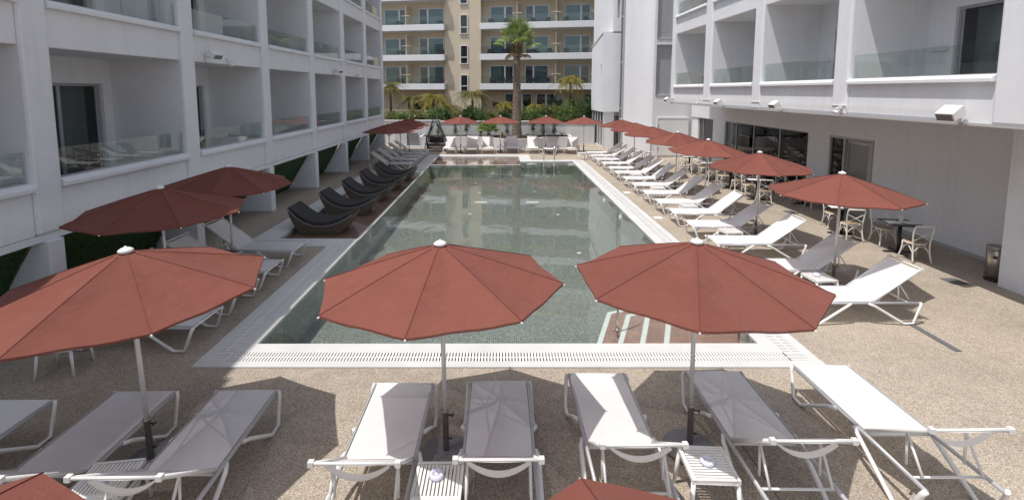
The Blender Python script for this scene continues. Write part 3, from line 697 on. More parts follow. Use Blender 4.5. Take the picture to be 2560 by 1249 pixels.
o = m.build('wall_body', 'planter_wall', BW, .01); o.location = (0, -37.6, 0)
SB = thing('ramp_box', 'dark grey panelled ramp side behind the far left umbrellas', 'ramp', (-6.1, 35.3, 0))
for nm, mat, q in (('end_post', 'planter_wall', (-7.55, -6.72, 35.0, 35.5, 0, 1.1)), ('side_panel', 'granite', (-6.71, -5.94, 35.1, 35.3, .12, 1.02)), ('base', 'planter_wall', (-6.71, -5.0, 34.9, 35.09, 0, .11)), ('ramp_slab', 'granite', (-6.71, -5.94, 35.31, 37.3, .5, .8))):
    o = MB().box(*q).build(nm, mat, SB); o.location = (6.1, -35.3, 0)

def leaf_cloud(seed, n, rx, ry, rz, size, narrow=.45, hollow=.45, droop=0.0, clumps=9):
    r = random.Random(seed); m = MB()
    cl = []
    for i in range(clumps):
        a = r.random() * 6.28; q = r.random() ** .6 * .85; cl.append((q * math.cos(a), q * math.sin(a), r.uniform(-.7, .35 + .6 * r.random()), r.uniform(.16, .48)))
    sprigs = [(r.uniform(-.8, .8), r.uniform(-.6, .6), r.uniform(.7, 1.35)) for i in range(clumps // 2)]
    for i in range(n):
        if r.random() < .12 and sprigs:
            q = sprigs[r.randrange(len(sprigs))]; t_ = r.random(); d = Vector((r.gauss(0, .05), r.gauss(0, .05), 0)); p = Vector(((q[0] * (.7 + .3 * t_) + d.x) * rx, (q[1] + d.y) * ry, (-.2 + (q[2] + .2) * t_) * rz)); d = Vector((r.gauss(0, 1), r.gauss(0, 1), .8))
        else:
            c = cl[r.randrange(clumps)]
            d = Vector((r.gauss(0, 1), r.gauss(0, 1), r.gauss(0, 1))).normalized() * c[3] * (hollow + (1 - hollow) * r.random()) * (1 + .35 * (r.random() < .12))
            p = Vector(((c[0] + d.x) * rx, (c[1] + d.y) * ry, (c[2] + d.z) * rz))
        ax = (Vector((d.x, d.y, d.z * .6 + .3 - droop)) + Vector((r.uniform(-.6, .6), r.uniform(-.6, .6), r.uniform(-.5, .5)))).normalized()
        sd = ax.cross(Vector((r.uniform(-1, 1), r.uniform(-1, 1), r.uniform(-1, 1)))).normalized()
        L = size * r.uniform(.6, 1.3); wd = L * narrow
        m.add([p, p + ax * L * .5 + sd * wd * .5, p + ax * L, p + ax * L * .5 - sd * wd * .5], [(0, 1, 2, 3)])
    return m
def stems(h, n, r0, spread, seed):
    r = random.Random(seed); m = MB()
    for i in range(n):
        a = r.random() * 6.28; m.tube([(.04 * math.cos(a), .04 * math.sin(a), 0), (spread * .4 * math.cos(a), spread * .4 * math.sin(a), h * .5), (spread * math.cos(a + .4), spread * math.sin(a + .4), h)], [r0, r0 * .8, r0 * .4], 6)
    return m
# hedge shrubs on the terrace behind the wall
hv = []
for i, (mat, narrow) in enumerate((('leaf_green', .5), ('leaf_dark', .5), ('leaf_olive', .4), ('leaf_olive', .3), ('leaf_dark', .4), ('leaf_green', .4))):
    hv.append((leaf_cloud(40 + i, 2600, 1.05, .75, .75, .13, narrow, .45, 0, 16).mesh('crown', mat, False), stems(.8, 5, .03, .3, i).mesh('stem', 'stem_bark')))
hx = [(-11.2, 0, 1.0), (-9.9, 3, .95), (-8.8, 3, 1.0), (-7.7, 0, .95), (-6.6, 2, 1.05), (-5.5, 0, 1.1), (-4.5, 1, 1.0), (-3.5, 2, 1.0), (-2.5, 1, 1.2), (-1.6, 1, 1.2), (-.6, 2, 1.0), (.3, 1, 1.0), (2.3, 0, 1.1), (3.3, 1, 1.15), (4.2, 2, 1.35), (5.2, 0, 1.5), (6.3, 1, 1.75), (7.2, 1, 1.9), (8.4, 0, 1.7), (-13, 0, 1.1)]
spotn = ['far left behind the hotel wing', 'left, thin and brownish', 'left of the swing chair, thin and brownish', 'left behind the far left umbrellas', 'behind the left umbrellas, yellow green', 'just left of the swing chair', 'behind the swing chair, dark', 'right of the swing chair', 'dark, behind the first far umbrella', 'dark, left of the fan palm', 'pale, above the fan palm', 'dark, just left of the tall palm trunk', 'bright, just right of the tall palm trunk', 'dark, behind the third far umbrella', 'pale, right of the third far umbrella', 'large and bright left of the white tower', 'tall and dark beside the white tower', 'tallest, partly behind the white tower', 'hidden side of the white tower', 'outermost left']
for i, (x, k, s) in enumerate(hx):
    t_ = thing('shrub', 'leafy green hedge shrub above the white wall, ' + spotn[i], 'shrub', (x, 38.75 + .3 * (i % 3), 1.33), i * 1.3, 'hedge shrubs above the garden wall')
    t_.scale = (1, 1, s * .82)
    k = k + (4 if k < 2 and i % 2 else 0) if k < 2 else k
    k = {4: 5, 5: 4}.get(k, k)
    link('stem', hv[k][1], t_); link('crown', hv[k][0], t_, loc=(0, 0, .75))
# slim young climbers against the wall
cv = [(leaf_cloud(70 + i, 260, .28, .2, .62, .12, .4, .35, 0, 8).mesh('crown', 'leaf_dark', False), stems(1.1, 2, .012, .1, 70 + i).mesh('stem', 'stem_bark')) for i in range(3)]
for i, (u, lab) in enumerate(((-4.75, 'behind the swing chair'), (-3.4, 'left of the first far umbrella pole'), (-2.6, 'right of the first far umbrella pole'), (-1.55, 'left of the fan palm'), (.5, 'left of the tall palm trunk'), (2.4, 'first right of the tall palm'), (3.15, 'beside the third far umbrella pole'), (4.05, 'last on the right'))):
    t_ = thing('young_shrub', 'slim dark young shrub against the white garden wall, ' + lab, 'shrub', (u, 36.9, .69), i * 2.1, 'slim young shrubs along the garden wall')
    t_.scale = (1, 1, 1.05 if i % 2 else .9)
    link('stem', cv[i % 3][1], t_); link('crown', cv[i % 3][0], t_, loc=(0, 0, .62))
# grassy tufts in the soil
def tuft(seed, n, L, mat, wd=.018):
    r = random.Random(seed); m = MB()
    for i in range(n):
        a = r.random() * 6.28; t_ = r.uniform(.15, 1.1); l = L * r.uniform(.6, 1.1); c, s_ = math.cos(a), math.sin(a)
        p = [Vector((c * l * math.sin(t_ * k) * k, s_ * l * math.sin(t_ * k) * k, l * k * math.cos(t_ * k * .9))) for k in (0, .35, .7, 1)]
        sd = Vector((-s_, c, 0)) * wd
        m.add([p[0] - sd, p[0] + sd, p[1] - sd, p[1] + sd, p[2] - sd * .7, p[2] + sd * .7, p[3]], [(0, 1, 3, 2), (2, 3, 5, 4), (4, 5, 6)])
    return m
for i, (x, y, L, lab) in enumerate(((1.9, 34.6, .5, 'right of the tall palm base'), (.1, 35.0, .6, 'left of the tall palm base'), (4.5, 36.0, .45, 'near the right end'))):
    t_ = thing('grass_tuft', 'thin spiky tuft in the planter soil, ' + lab, 'plant', (x, y, .69), 0, 'spiky tufts in the planter'); tuft(i, 26, L, 'leaf_olive').build('leaf', 'leaf_olive', t_, fix=False)

# tall fan palm
def fan_frond(seed, mat):
    r = random.Random(seed); m = MB()
    pl = r.uniform(.75, 1.0); bend = r.uniform(.12, .3)
    pts = [(0, 0, 0), (pl * .5, 0, .04), (pl, 0, -bend * .2)]; m.tube(pts, [.03, .02, .014], 4)
    n = 17
    for i in range(n):
        a = (i / (n - 1) - .5) * R(200); L = r.uniform(.78, 1.0) * (1 - .25 * abs(a) / 2)
        d = Vector((math.cos(a), math.sin(a), .12 * math.cos(a))).normalized(); sd = Vector((-d.y, d.x, 0)).normalized()
        p0 = Vector((pl, 0, -bend * .2)); p1 = p0 + d * L * .55; p2 = p0 + d * L + Vector((0, 0, -.05 - bend * .5 * L))
        up = Vector((0, 0, .03))
        m.add([p0, p1 + sd * .034, p1 + up, p1 - sd * .034, p2], [(0, 1, 2), (0, 2, 3), (1, 4, 2), (2, 4, 3)])
    return m.mesh('frond', mat, False)
FV = [fan_frond(i, 'fan_green') for i in range(5)]; FD = [fan_frond(20 + i, 'leaf_dry') for i in range(2)]
PT = thing('fan_palm', 'tall fan palm with grey ringed trunk growing from the planter', 'palm tree', (1.13, 34.95, .6))
prof = []
rr = random.Random(5)
for i in range(46):
    z = i / 45 * 6.35; base = .215 + .125 * max(0, 1 - z / 6.3) + .07 * math.exp(-z / .35)
    prof.append((base * (1 + (.045 if i % 2 else -.02)) + rr.uniform(-.008, .008), z))
prof[-1] = (.2, 6.35)
MB().lathe(prof, 22, smooth=True).build('trunk', 'bark', PT)
# old leaf bases under the crown
m = MB()
for i in range(46):
    a = i * 2.4; z = 5.75 + .85 * i / 46; r0 = .2; c, s_ = math.cos(a), math.sin(a)
    m.tube([(r0 * c, r0 * s_, z), ((r0 + .16) * c, (r0 + .16) * s_, z + .1), ((r0 + .22) * c, (r0 + .22) * s_, z + .32)], [.05, .035, .015], 4)
m.build('leaf_bases', 'leaf_dry', PT)
for i in range(27):
    a = i * 2.399; t_ = i / 26; el = R(84 - 88 * t_ ** 1.35 + rr.uniform(-7, 7))
    o = link('frond', FV[i % 5], PT); o.location = (.1 * math.cos(a), .1 * math.sin(a), 6.95 - .4 * t_)
    o.rotation_euler = (rr.uniform(-.5, .5), -el, a); s_ = rr.uniform(.82, 1.08); o.scale = (s_,) * 3
for i in range(9):
    a = i * .75; o = link('frond', FD[i % 2], PT); o.location = (.2 * math.cos(a), .2 * math.sin(a), 6.3); o.rotation_euler = (rr.uniform(-.3, .3), R(28 + 22 * rr.random()), a); o.scale = (.62,) * 3; o['label'] = 'dry brown hanging frond'
# small fan palm in the planter
PS = thing('small_fan_palm', 'low bushy fan palm in the planter left of the tall palm', 'palm tree', (-.9, 36.0, .69))
MB().lathe([(.16, 0), (.14, .2), (.1, .32)], 12).build('trunk', 'bark', PS)
for i in range(22):
    a = i * 2.4; el = R(70 - 55 * i / 21); o = link('frond', FV[i % 5], PS); o.location = (0, 0, .3); o.rotation_euler = (rr.uniform(-.3, .3), -el, a); o.scale = (.62,) * 3
# yellowing feather palms
def feather(seed, mat, L=1.9):
    r = random.Random(seed); m = MB(); N = 10; pts = []
    dr = r.uniform(.95, 1.35)
    for k in range(N + 1):
        q = k / N; pts.append(Vector((L * (q - .28 * q * q) * .85, .08 * L * q * q * r.uniform(-1, 1), L * (.62 * q - dr * q * q))))
    m.tube(pts, [.016 * (1 - .8 * k / N) for k in range(N + 1)], 4)
    for k in range(58):
        q = .15 + .85 * k / 58; f = q * N; i = min(N - 1, int(f)); p = pts[i].lerp(pts[i + 1], f - i); d = (pts[i + 1] - pts[i]).normalized()
        for sgn in (-1, 1):
            if r.random() < .12: continue
            l = L * .25 * (1 - .6 * abs(q - .45)) * r.uniform(.6, 1.15)
            ax = (Vector((0, sgn, 0)) * r.uniform(.35, .9) + d * r.uniform(.3, .8) + Vector((0, 0, r.uniform(-.9, .15)))).normalized(); sd = d * .0085
            p1 = p + ax * l * .5; p2 = p + ax * l + Vector((0, 0, -.45 * l))
            m.add([p - sd, p + sd, p1 + sd, p1 - sd, p2], [(0, 1, 2, 3), (3, 2, 4)])
    return m.mesh('frond', mat, False)
YV = [feather(i, 'leaf_yellow') for i in range(3)] + [feather(9 + i, 'leaf_olive') for i in range(2)]
for i, (x, y, tz, s_, pal, n, lab) in enumerate(((-9.4, 42, 2.9, 1.0, 3, 15, 'greenish feather palm at the left end beside the hotel wing'), (-7.6, 42.3, 1.85, 1.0, 4, 14, 'olive feather palm behind the far left umbrellas'), (-5.7, 41.8, 1.85, 1.25, 0, 22, 'large yellow feather palm above the swing chair'), (-4.3, 43, 1.1, 1.0, 3, 12, 'thin sparse feather palm left of the stair tower'),
      (-2.4, 41.8, 2.2, 1.15, 3, 15, 'feather palm with drooping pale fronds before the beige stair tower'), (.35, 41.5, 1.35, .8, 0, 20, 'short yellow feather palm just left of the tall palm trunk'), (2.9, 41.3, 1.2, .9, 1, 16, 'yellow green feather palm right of the tall palm trunk'), (5.8, 41.3, 3.4, 1.1, 1, 22, 'tall yellow feather palm left of the white tower'))):
    t_ = thing('feather_palm', lab, 'palm tree', (x, y, 1.3), i, 'feather palms before the beige hotel')
    MB().tube([(0, 0, 0), (.03, .02, tz * .5), (0, 0, tz)], [.13, .11, .09], 9).build('trunk', 'stem_bark', t_)
    n = int(n * 1.7)
    for k in range(n):
        a = k * 2.4 + rr.uniform(-.3, .3); q = k / n; o = link('frond', YV[(pal + k) % 3 if pal < 3 else (3 + k % 2 if k % 3 else k % 3)], t_)
        o.location = (0, 0, tz - .05); o.rotation_euler = (rr.uniform(-.3, .3), -R(58 - 62 * q + rr.uniform(-9, 9)), a); o.scale = (s_ * rr.uniform(.65, 1.05),) * 3
# left low bushes on the right end: extra big bush by the tower

# ------------------------------------------------------------------ sun loungers
def make_lounger():
    t_ = thing('sun_lounger', 'x', 'sun lounger')
    HW = .335
    def sag(u, a): return -a * (1 - (2 * u - 1) ** 2)
    m = MB(); m.grid(lambda u, v: (-HW + 2 * HW * u, .03 + 1.25 * v, .392 + sag(u, .018) * math.sin(min(1, v * 1.15) * math.pi * .9 + .15)), 8, 10)
    m.build('seat_sling', 'sling', t_, fix=False)
    m = MB(); m.grid(lambda u, v: (-HW + 2 * HW * u, 1.285 + .745 * v, .395 + .55 * v + sag(u, .02) * (.3 + .7 * v)), 8, 8)
    m.build('back_sling', 'sling', t_, fix=False)
    for s in (-1, 1):
        x = s * (HW + .018)
        m = MB(); m.tube([(x, .0, .365), (x, 2.06, .365)], .024, 6, .8); m.tube([(x, .0, .39), (x, 1.28, .39)], .008, 4); m.build('side_rail', 'rail_grey', t_)
        m = MB(); m.tube([(s * HW, 1.27, .39), (s * HW, 2.04, .955)], .019, 6); m.build('back_rail', 'white_metal', t_)
        # angular leg hoops
        xo = s * (HW + .055)
        m = MB(); m.tube([(xo - s * .02, -.005, .38), (xo, .02, .335), (xo + s * .02, .13, .022), (xo + s * .02, .30, .022), (xo + s * .01, .78, .335), (xo - s * .02, .86, .36)], .026, 6, .85); m.build('leg_hoop', 'white_plastic', t_)
        m = MB(); m.tube([(xo - s * .02, 2.07, .38), (xo, 2.05, .335), (xo + s * .02, 1.93, .022), (xo + s * .02, 1.76, .022), (xo + s * .01, 1.24, .335), (xo - s * .02, 1.16, .36)], .026, 6, .85); m.build('leg_hoop', 'white_plastic', t_)
        xi = s * (HW - .05)
        m = MB(); m.tube([(xi, 1.72, .70), (xi, 1.93, .40)], .013, 6); m.tube([(xi, 1.72, .70), (xi, 1.74, .385)], .013, 6); m.build('back_prop', 'white_metal', t_)
    m = MB(); m.tube([(-HW - .02, .01, .375), (HW + .02, .01, .375)], .018, 6); m.build('foot_bar', 'white_metal', t_)
    m = MB(); m.tube([(-HW - .02, 2.05, .965), (HW + .02, 2.05, .965)], .014, 6)
    for s in (-1, 1): m.box(s * (HW + .0), s * (HW + .045), 2.025, 2.07, .94, .985)
    m.build('head_bar', 'white_metal', t_)
    # curved cross members under the backrest and the hinge
    m = MB(); n = 12
    for i in range(n):
        def P(q, h, o): u = -1 + 2 * q / n; return (HW * .8 * u, 1.93 + o, .87 - h * (1 - u * u))
        m.add([P(i, .10, 0), P(i + 1, .10, 0), P(i + 1, .10, .055), P(i, .10, .055), P(i, .12, 0), P(i + 1, .12, 0), P(i + 1, .12, .055), P(i, .12, .055)], [(0, 1, 2, 3), (7, 6, 5, 4), (0, 4, 5, 1), (2, 6, 7, 3)], False)
    m.build('back_crosspiece', 'white_plastic', t_)
    MB().tube([(-HW, 1.88, .362), (HW, 1.88, .362)], .013, 6).build('crossbar', 'white_metal', t_); MB().tube([(-HW, 1.29, .36), (HW, 1.29, .36)], .018, 6).build('crossbar', 'white_metal', t_)
    return t_
LG = make_lounger()
lcount = 0
def lounger(x, y, rz, label, group):
    global lcount
    o = LG if lcount == 0 else copy_tree(LG); lcount += 1
    o.location = (x, y, .001); o.rotation_euler = (0, 0, R(rz)); tag(o, label, 'sun lounger', group); return o
rr = random.Random(11)
gF = 'loungers in the front row facing the pool'
for x, y, lab in ((-5.63, 5.45, 'white lounger cut off by the left picture edge, leftmost of the front row'), (-4.3, 5.62, 'shaded white lounger left of the near left umbrella pole, front row'), (-3.08, 5.64, 'white lounger with umbrella rib shadows right of the near left umbrella pole'),
                  (-1.2, 5.79, 'half sunlit white lounger left of the near centre umbrella pole'), (-.02, 5.83, 'fully shaded white lounger with rib shadows right of the near centre umbrella pole'),
                  (1.23, 6.0, 'white lounger with two shadow wedges left of the near right umbrella pole'), (2.75, 6.05, 'shaded grey looking lounger right of the near right umbrella pole'), (4.24, 6.19, 'fully sunlit white lounger, rightmost of the front row')):
    lounger(x, y, 180 + rr.uniform(-.8, .8), lab, gF)
gR = 'loungers in the row along the right side of the pool'
ords = ['nearest', 'second nearest', 'third', 'fourth', 'fifth', 'sixth', 'seventh', 'eighth', 'ninth', 'tenth', 'eleventh', 'twelfth', 'thirteenth', 'fourteenth', 'fifteenth and farthest']
ry = [8.5, 10.0, 11.75, 13.25, 14.65, 16.0, 17.45, 19.0, 20.4, 21.9, 23.2, 24.75, 26.2, 27.75, 29.1]
for i, y in enumerate(ry):
    sh = 'shaded under an umbrella' if i % 2 == 1 else ('half in sun' if i < 12 else 'in sun')
    lounger(5.17 + (0 if i < 12 else -.05), y, -90 + rr.uniform(-1.5, 1.5), '%s lounger of the right poolside row, %s' % (ords[i], sh), gR)
gL = 'loungers on the shaded left deck near the camera'
for y, lab in ((7.6, 'lounger on the left deck in shade, nearest, foot showing below the near left umbrella'), (8.85, 'lounger on the left deck in shade, second, mostly hidden behind the near left umbrella'), (9.95, 'lounger on the left deck in shade, third, only its foot past the umbrella edge'), (11.25, 'lounger on the left deck beside the corner of the coping, farthest of four')):
    lounger(-4.72, y, 90 + rr.uniform(-2, 2), lab, gL)
gB = 'loungers at the far left end of the pool'
for i, y in enumerate((24.7, 26.15, 27.4, 28.75, 30.3)):
    lounger(-4.5, y, 90 + rr.uniform(-1, 1), 'lounger at the far left pool end past the dark daybeds, %s of five' % ['nearest', 'second', 'middle', 'fourth', 'farthest'][i], gB)
gE = 'loungers along the far end of the pool'
for x, y, rz, lab in ((-3.3, 31.1, 3, 'lounger beside the swing chair, leftmost of the far row'), (-1.93, 31.4, 0, 'grey shaded lounger right of the first far umbrella pole'), (-.8, 31.1, 2, 'far row lounger half sunlit, left of the second far umbrella pole'), (.73, 31.4, 0, 'far row lounger in front of the tall palm, right of the second pole'),
                  (2.04, 31.2, -3, 'far row lounger just left of the pool ladder'), (3.0, 30.7, -14, 'turned far row lounger right behind the pool ladder'), (4.4, 31.0, -14, 'sunlit turned lounger at the right end of the far row')):
    lounger(x, y, rz, lab, gE)

# ------------------------------------------------------------------ umbrellas
def make_umbrella():
    t_ = thing('parasol', 'x', 'parasol')
    RR, zr, za = 1.305, 1.97, 2.36
    rv = random.Random(4)
    for k in range(8):
        a0, a1 = R(45 * k), R(45 * k + 45)
        def P(u, v, a0=a0, a1=a1, k=k):
            p0 = Vector((math.cos(a0), math.sin(a0), 0)); p1 = Vector((math.cos(a1), math.sin(a1), 0))
            rad = .04 + (RR - .04) * v
            p = p0.lerp(p1, u) * rad
            z = za + (zr - za) * (v ** 1.06) - .05 * math.sin(math.pi * u) * math.sin(math.pi * min(1, v * .93) ** 1.3) + .009 * math.sin(u * 9 + k * 2 + v * 5) * v * math.sin(math.pi * u)
            inn = .008 * math.sin(math.pi * u) * max(0, v - .8) / .2
            return (p.x * (1 - inn), p.y * (1 - inn), z)
        m = MB(); m.grid(P, 8, 10)
        # hem turned down
        m.grid(lambda u, v: tuple(Vector(P(u, 1)) + Vector((0, 0, -.022 * v))), 8, 1)
        m.build('canopy_panel', 'red_canvas', t_, fix=False)
    m = MB()
    for k in range(8):
        a = R(45 * k); c, s_ = math.cos(a), math.sin(a)
        m.tube([((.04 + (RR - .04) * q) * c, (.04 + (RR - .04) * q) * s_, za + (zr - za) * (q ** 1.06) + .003) for q in (0.05, .3, .55, .8, 1)], .0035, 4)
    m.build('seam_piping', 'seam', t_)
    for k in range(8):
        a = R(45 * k); c, s_ = math.cos(a), math.sin(a)
        m = MB(); m.tube([(.04 * c, .04 * s_, za - .04), (RR * .99 * c, RR * .99 * s_, zr - .012)], .011, 6)
        m.tube([(.04 * c, .04 * s_, 1.78), (.62 * c, .62 * s_, 2.145)], .009, 6); o = m.build('rib', 'pole_alu', t_)
        m = MB(); m.tube([(RR * .985 * c, RR * .985 * s_, zr - .012), (RR * 1.012 * c, RR * 1.012 * s_, zr - .02)], .009, 6); m.build('rib_tip', 'white_plastic', o)
    MB().tube([(0, 0, .12), (0, 0, 2.36)], .0245, 12).build('pole', 'pole_alu', t_)
    MB().lathe([(.045, 1.74), (.045, 1.82), (.03, 1.84)], 12).build('runner', 'white_plastic', t_)
    MB().lathe([(.05, za - .005), (.07, za + .012), (.068, za + .03), (.04, za + .048), (.014, za + .052), (.010, za + .066)], 18).build('cap', 'white_plastic', t_)
    m = MB(); m.lathe([(.034, .05), (.034, .50), (.042, .505), (.042, .53), (.03, .535)], 14); s1 = m.build('sleeve', 'dark_steel', t_)
    m = MB(); m.tube([(.03, 0, .47), (.085, 0, .47)], .010, 6); m.tube([(.085, -.03, .47), (.085, .03, .47)], .009, 6); m.tube([(.03, 0, .2), (.07, 0, .2)], .010, 6); m.build('clamp_knob', 'black_metal', s1)
    MB().lathe([(.285, 0), (.285, .045), (.26, .06), (.06, .068)], 28).build('base_plate', 'granite', t_, fix=True)
    return t_
UM = make_umbrella(); ucount = 0
def parasol(x, y, yaw, label, group, lean=(0, 0), dz=0):
    global ucount
    o = UM if ucount == 0 else copy_tree(UM); ucount += 1
    o.rotation_euler = (Matrix.Rotation(R(lean[0]), 3, 'X') @ Matrix.Rotation(R(lean[1]), 3, 'Y') @ Matrix.Rotation(R(yaw), 3, 'Z')).to_euler()
    o.location = (x, y, .002 + dz); tag(o, label, 'parasol', group); return o
gU = 'red parasols in the front row'
parasol(-3.77, 4.93, -2, 'large red parasol over the left front loungers, partly in shade', gU, (1.0, -1.6))
parasol(-.6, 5.05, -6, 'red parasol in the near centre standing before the pool', gU, (-1.6, -1.2))
parasol(2.12, 5.14, -20, 'red parasol right of centre covering the pool steps', gU, (-1.0, 0))
parasol(-2.45, 1.13, 0, 'red parasol tip at the lower left picture corner', gU)
parasol(.65, 1.115, 10, 'red parasol tip at the bottom picture edge right of centre', gU)
gV = 'red parasols along the right side of the pool'
for i, (x, y, yaw) in enumerate(((6.75, 9.65, 8), (6.9, 13.0, -8), (6.93, 16.5, 14), (7.0, 19.5, 4), (7.0, 22.8, 10), (7.0, 25.6, 20), (6.95, 28.5, 3))):
    parasol(x, y, yaw, 'red parasol in the row along the right poolside, %s of seven' % ['nearest and largest', 'second nearest', 'third', 'fourth', 'fifth', 'sixth', 'farthest'][i], gV, (rr.uniform(-1, 1), rr.uniform(-.5, 1.2)))
gW = 'red parasols along the far end of the pool'
for i, (x, y, yaw, lab) in enumerate(((-2.62, 31.9, 0, 'left, beside the swing chair'), (-.03, 32.2, 10, 'middle, left of the tall palm trunk'), (2.95, 32.2, 22, 'right of the tall palm trunk'), (5.35, 31.6, 12, 'rightmost, before the white tower'))):
    parasol(x, y, yaw, 'small red parasol at the far pool end, ' + lab, gW)
gX = 'dark red parasols in the shade of the left wing'
for x, y, yaw, lab in ((-5.75, 8.2, 0, 'dark red shaded parasol on the left deck, nearer of two'), (-5.95, 10.6, 12, 'dark red shaded parasol on the left deck, farther of two'), (-5.6, 24.6, 5, 'dark red parasol past the daybeds at far left, nearest of three'), (-5.55, 27.1, 15, 'dark red parasol past the daybeds at far left, middle of three'), (-5.5, 29.4, 0, 'dark red parasol past the daybeds at far left, farthest of three')):
    parasol(x, y, yaw, lab, gX, (rr.uniform(-.8, .8), rr.uniform(-.8, .8)))

# ------------------------------------------------------------------ side tables and ashtrays
def make_table():
    t_ = thing('side_table', 'x', 'side table'); h, a = .42, .225
    m = MB()
    for x0, x1, y0, y1 in ((-a, a, -a, -a + .035), (-a, a, a - .035, a), (-a, -a + .03, -a + .035, a - .035), (a - .03, a, -a + .035, a - .035)): m.box(x0, x1, y0, y1, h - .045, h)
    m.build('top_frame', 'white_plastic', t_, .006)
    n = 11; q = (2 * a - .06) / n
    sm = MB().box(0, q * .66, -a + .035, a - .035, h - .02, h - .002).mesh('slat', 'white_plastic')
    for i in range(n): link('slat', sm, t_, loc=(-a + .03 + q * (i + .17), 0, 0))
    for sx in (-1, 1):
        for sy in (-1, 1):
            m = MB(); m.tube([(sx * (a - .022), sy * (a - .022), h - .045), (sx * (a + .012), sy * (a + .012), 0)], [.024, .017], 6); m.build('leg', 'white_plastic', t_)
    return t_
TB = make_table(); tcount = 0
def side_table(x, y, rz, label, z=0):
    global tcount
    o = TB if tcount == 0 else copy_tree(TB); tcount += 1
    o.location = (x, y, z); o.rotation_euler = (0, 0, R(rz)); tag(o, label, 'side table', 'white slatted side tables'); return o
def make_ash():
    t_ = thing('ashtray', 'x', 'ashtray')
    MB().lathe([(.062, 0), (.07, .01), (.068, .035), (.05, .045), (.036, .04), (.034, .016), (.005, .014)], 22).build('bowl', 'ashtray', t_)
    MB().lathe([(.016, .014), (.016, .03), (.004, .034)], 12).build('knob', 'white_plastic', t_)
    return t_
AS = make_ash(); acount = 0
def ashtray(x, y, label, z=.42):
    global acount
    o = AS if acount == 0 else copy_tree(AS); acount += 1
    o.location = (x, y, z + .001); tag(o, label, 'ashtray', 'round white ashtrays')
for x, y, rz, lab in ((-3.68, 4.24, 8, 'slatted white table between the two left front loungers'), (-.58, 4.22, 0, 'slatted white table at the foot of the near centre umbrella pole, part sunlit'), (2.01, 4.43, 88, 'slatted white table at the foot of the near right umbrella pole'),
                      (-6.28, 6.72, 12, 'slatted white table alone on the deck below the left umbrella'), (5.95, 12.45, 4, 'white table between the third and fourth right loungers'), (5.95, 15.3, 0, 'white table between the fifth and sixth right loungers'), (5.9, 18.2, 0, 'white table between the seventh and eighth right loungers'),
                      (5.9, 21.2, 0, 'white table between the ninth and tenth right loungers'), (6.2, 9.25, 5, 'white table at the pole of the nearest right side umbrella'), (4.75, 28.6, 5, 'white table near the pool ladder at the far right corner'),
                      (-2.6, 31.55, 0, 'white table at the left far umbrella pole'), (-.05, 31.75, 0, 'white table at the middle far umbrella pole'), (8.25, 28.9, 0, 'white table beside the wall of the white tower, left of two'), (8.75, 29.0, 10, 'white table beside the wall of the white tower, right of two'), (-5.6, 26.6, 0, 'white table between the far left loungers')):
    side_table(x, y, rz, lab)
ashtray(-3.70, 4.2, 'round white ashtray on the left front table'); ashtray(-.60, 4.25, 'round white ashtray on the centre front table'); ashtray(2.0, 4.42, 'round white ashtray on the right front table'); ashtray(6.16, 9.28, 'round white ashtray on the table by the nearest right side umbrella')

# ------------------------------------------------------------------ dining chairs and tables
def make_chair():
    t_ = thing('cross_back_chair', 'x', 'chair')               # faces +y
    def arc(p0, p1, p2, n=6): return [tuple((1 - q) ** 2 * a + 2 * q * (1 - q) * b_ + q * q * c for a, b_, c in zip(p0, p1, p2)) for q in [i / n for i in range(n + 1)]]
    MB().lathe([(.19, .455), (.2, .462), (.19, .475), (.02, .472)], 22).build('seat_pad', 'seat_rattan', t_)
    MB().lathe([(.185, .425), (.215, .43), (.225, .45), (.215, .466), (.19, .46)], 22).build('seat_rim', 'white_wood', t_)
    for s in (-1, 1):
        MB().tube(arc((s * .21, -.27, 0), (s * .17, -.19, .28), (s * .19, -.20, .5)) + arc((s * .19, -.20, .52), (s * .22, -.21, .72), (s * .205, -.29, .90))[1:], [.019] * 13, 8).build('back_post', 'white_wood', t_)
        MB().tube(arc((s * .165, .155, .44), (s * .16, .17, .2), (s * .215, .225, 0)), .018, 8).build('front_leg', 'white_wood', t_)
        MB().tube(arc((s * .185, -.215, .74 if s < 0 else .74), (0, -.25, .66), (-s * .185, -.205, .53), 8), .011, 6).build('back_brace', 'white_wood', t_)
    MB().tube(arc((-.205, -.29, .895), (0, -.37, .905), (.205, -.29, .895), 8), .022, 8).build('top_rail', 'white_wood', t_)
    m = MB()
    m.tube(arc((-.165, .155, .22), (0, .155, .56), (.165, .155, .22), 8), .011, 6); m.tube(arc((-.185, -.2, .22), (0, -.2, .56), (.185, -.2, .22), 8), .011, 6)
    for s in (-1, 1): m.tube(arc((s * .18, -.2, .22), (s * .18, 0, .56), (s * .17, .155, .22), 8), .011, 6)
    m.build('arched_stretcher', 'white_wood', t_)
    return t_
CH = make_chair(); ccount = 0
def chair(x, y, rz, label, group='white cross back chairs on the terrace'):
    global ccount
    o = CH if ccount == 0 else copy_tree(CH); ccount += 1
    o.location = (x, y, .001); o.rotation_euler = (0, 0, R(rz)); tag(o, label, 'chair', group)
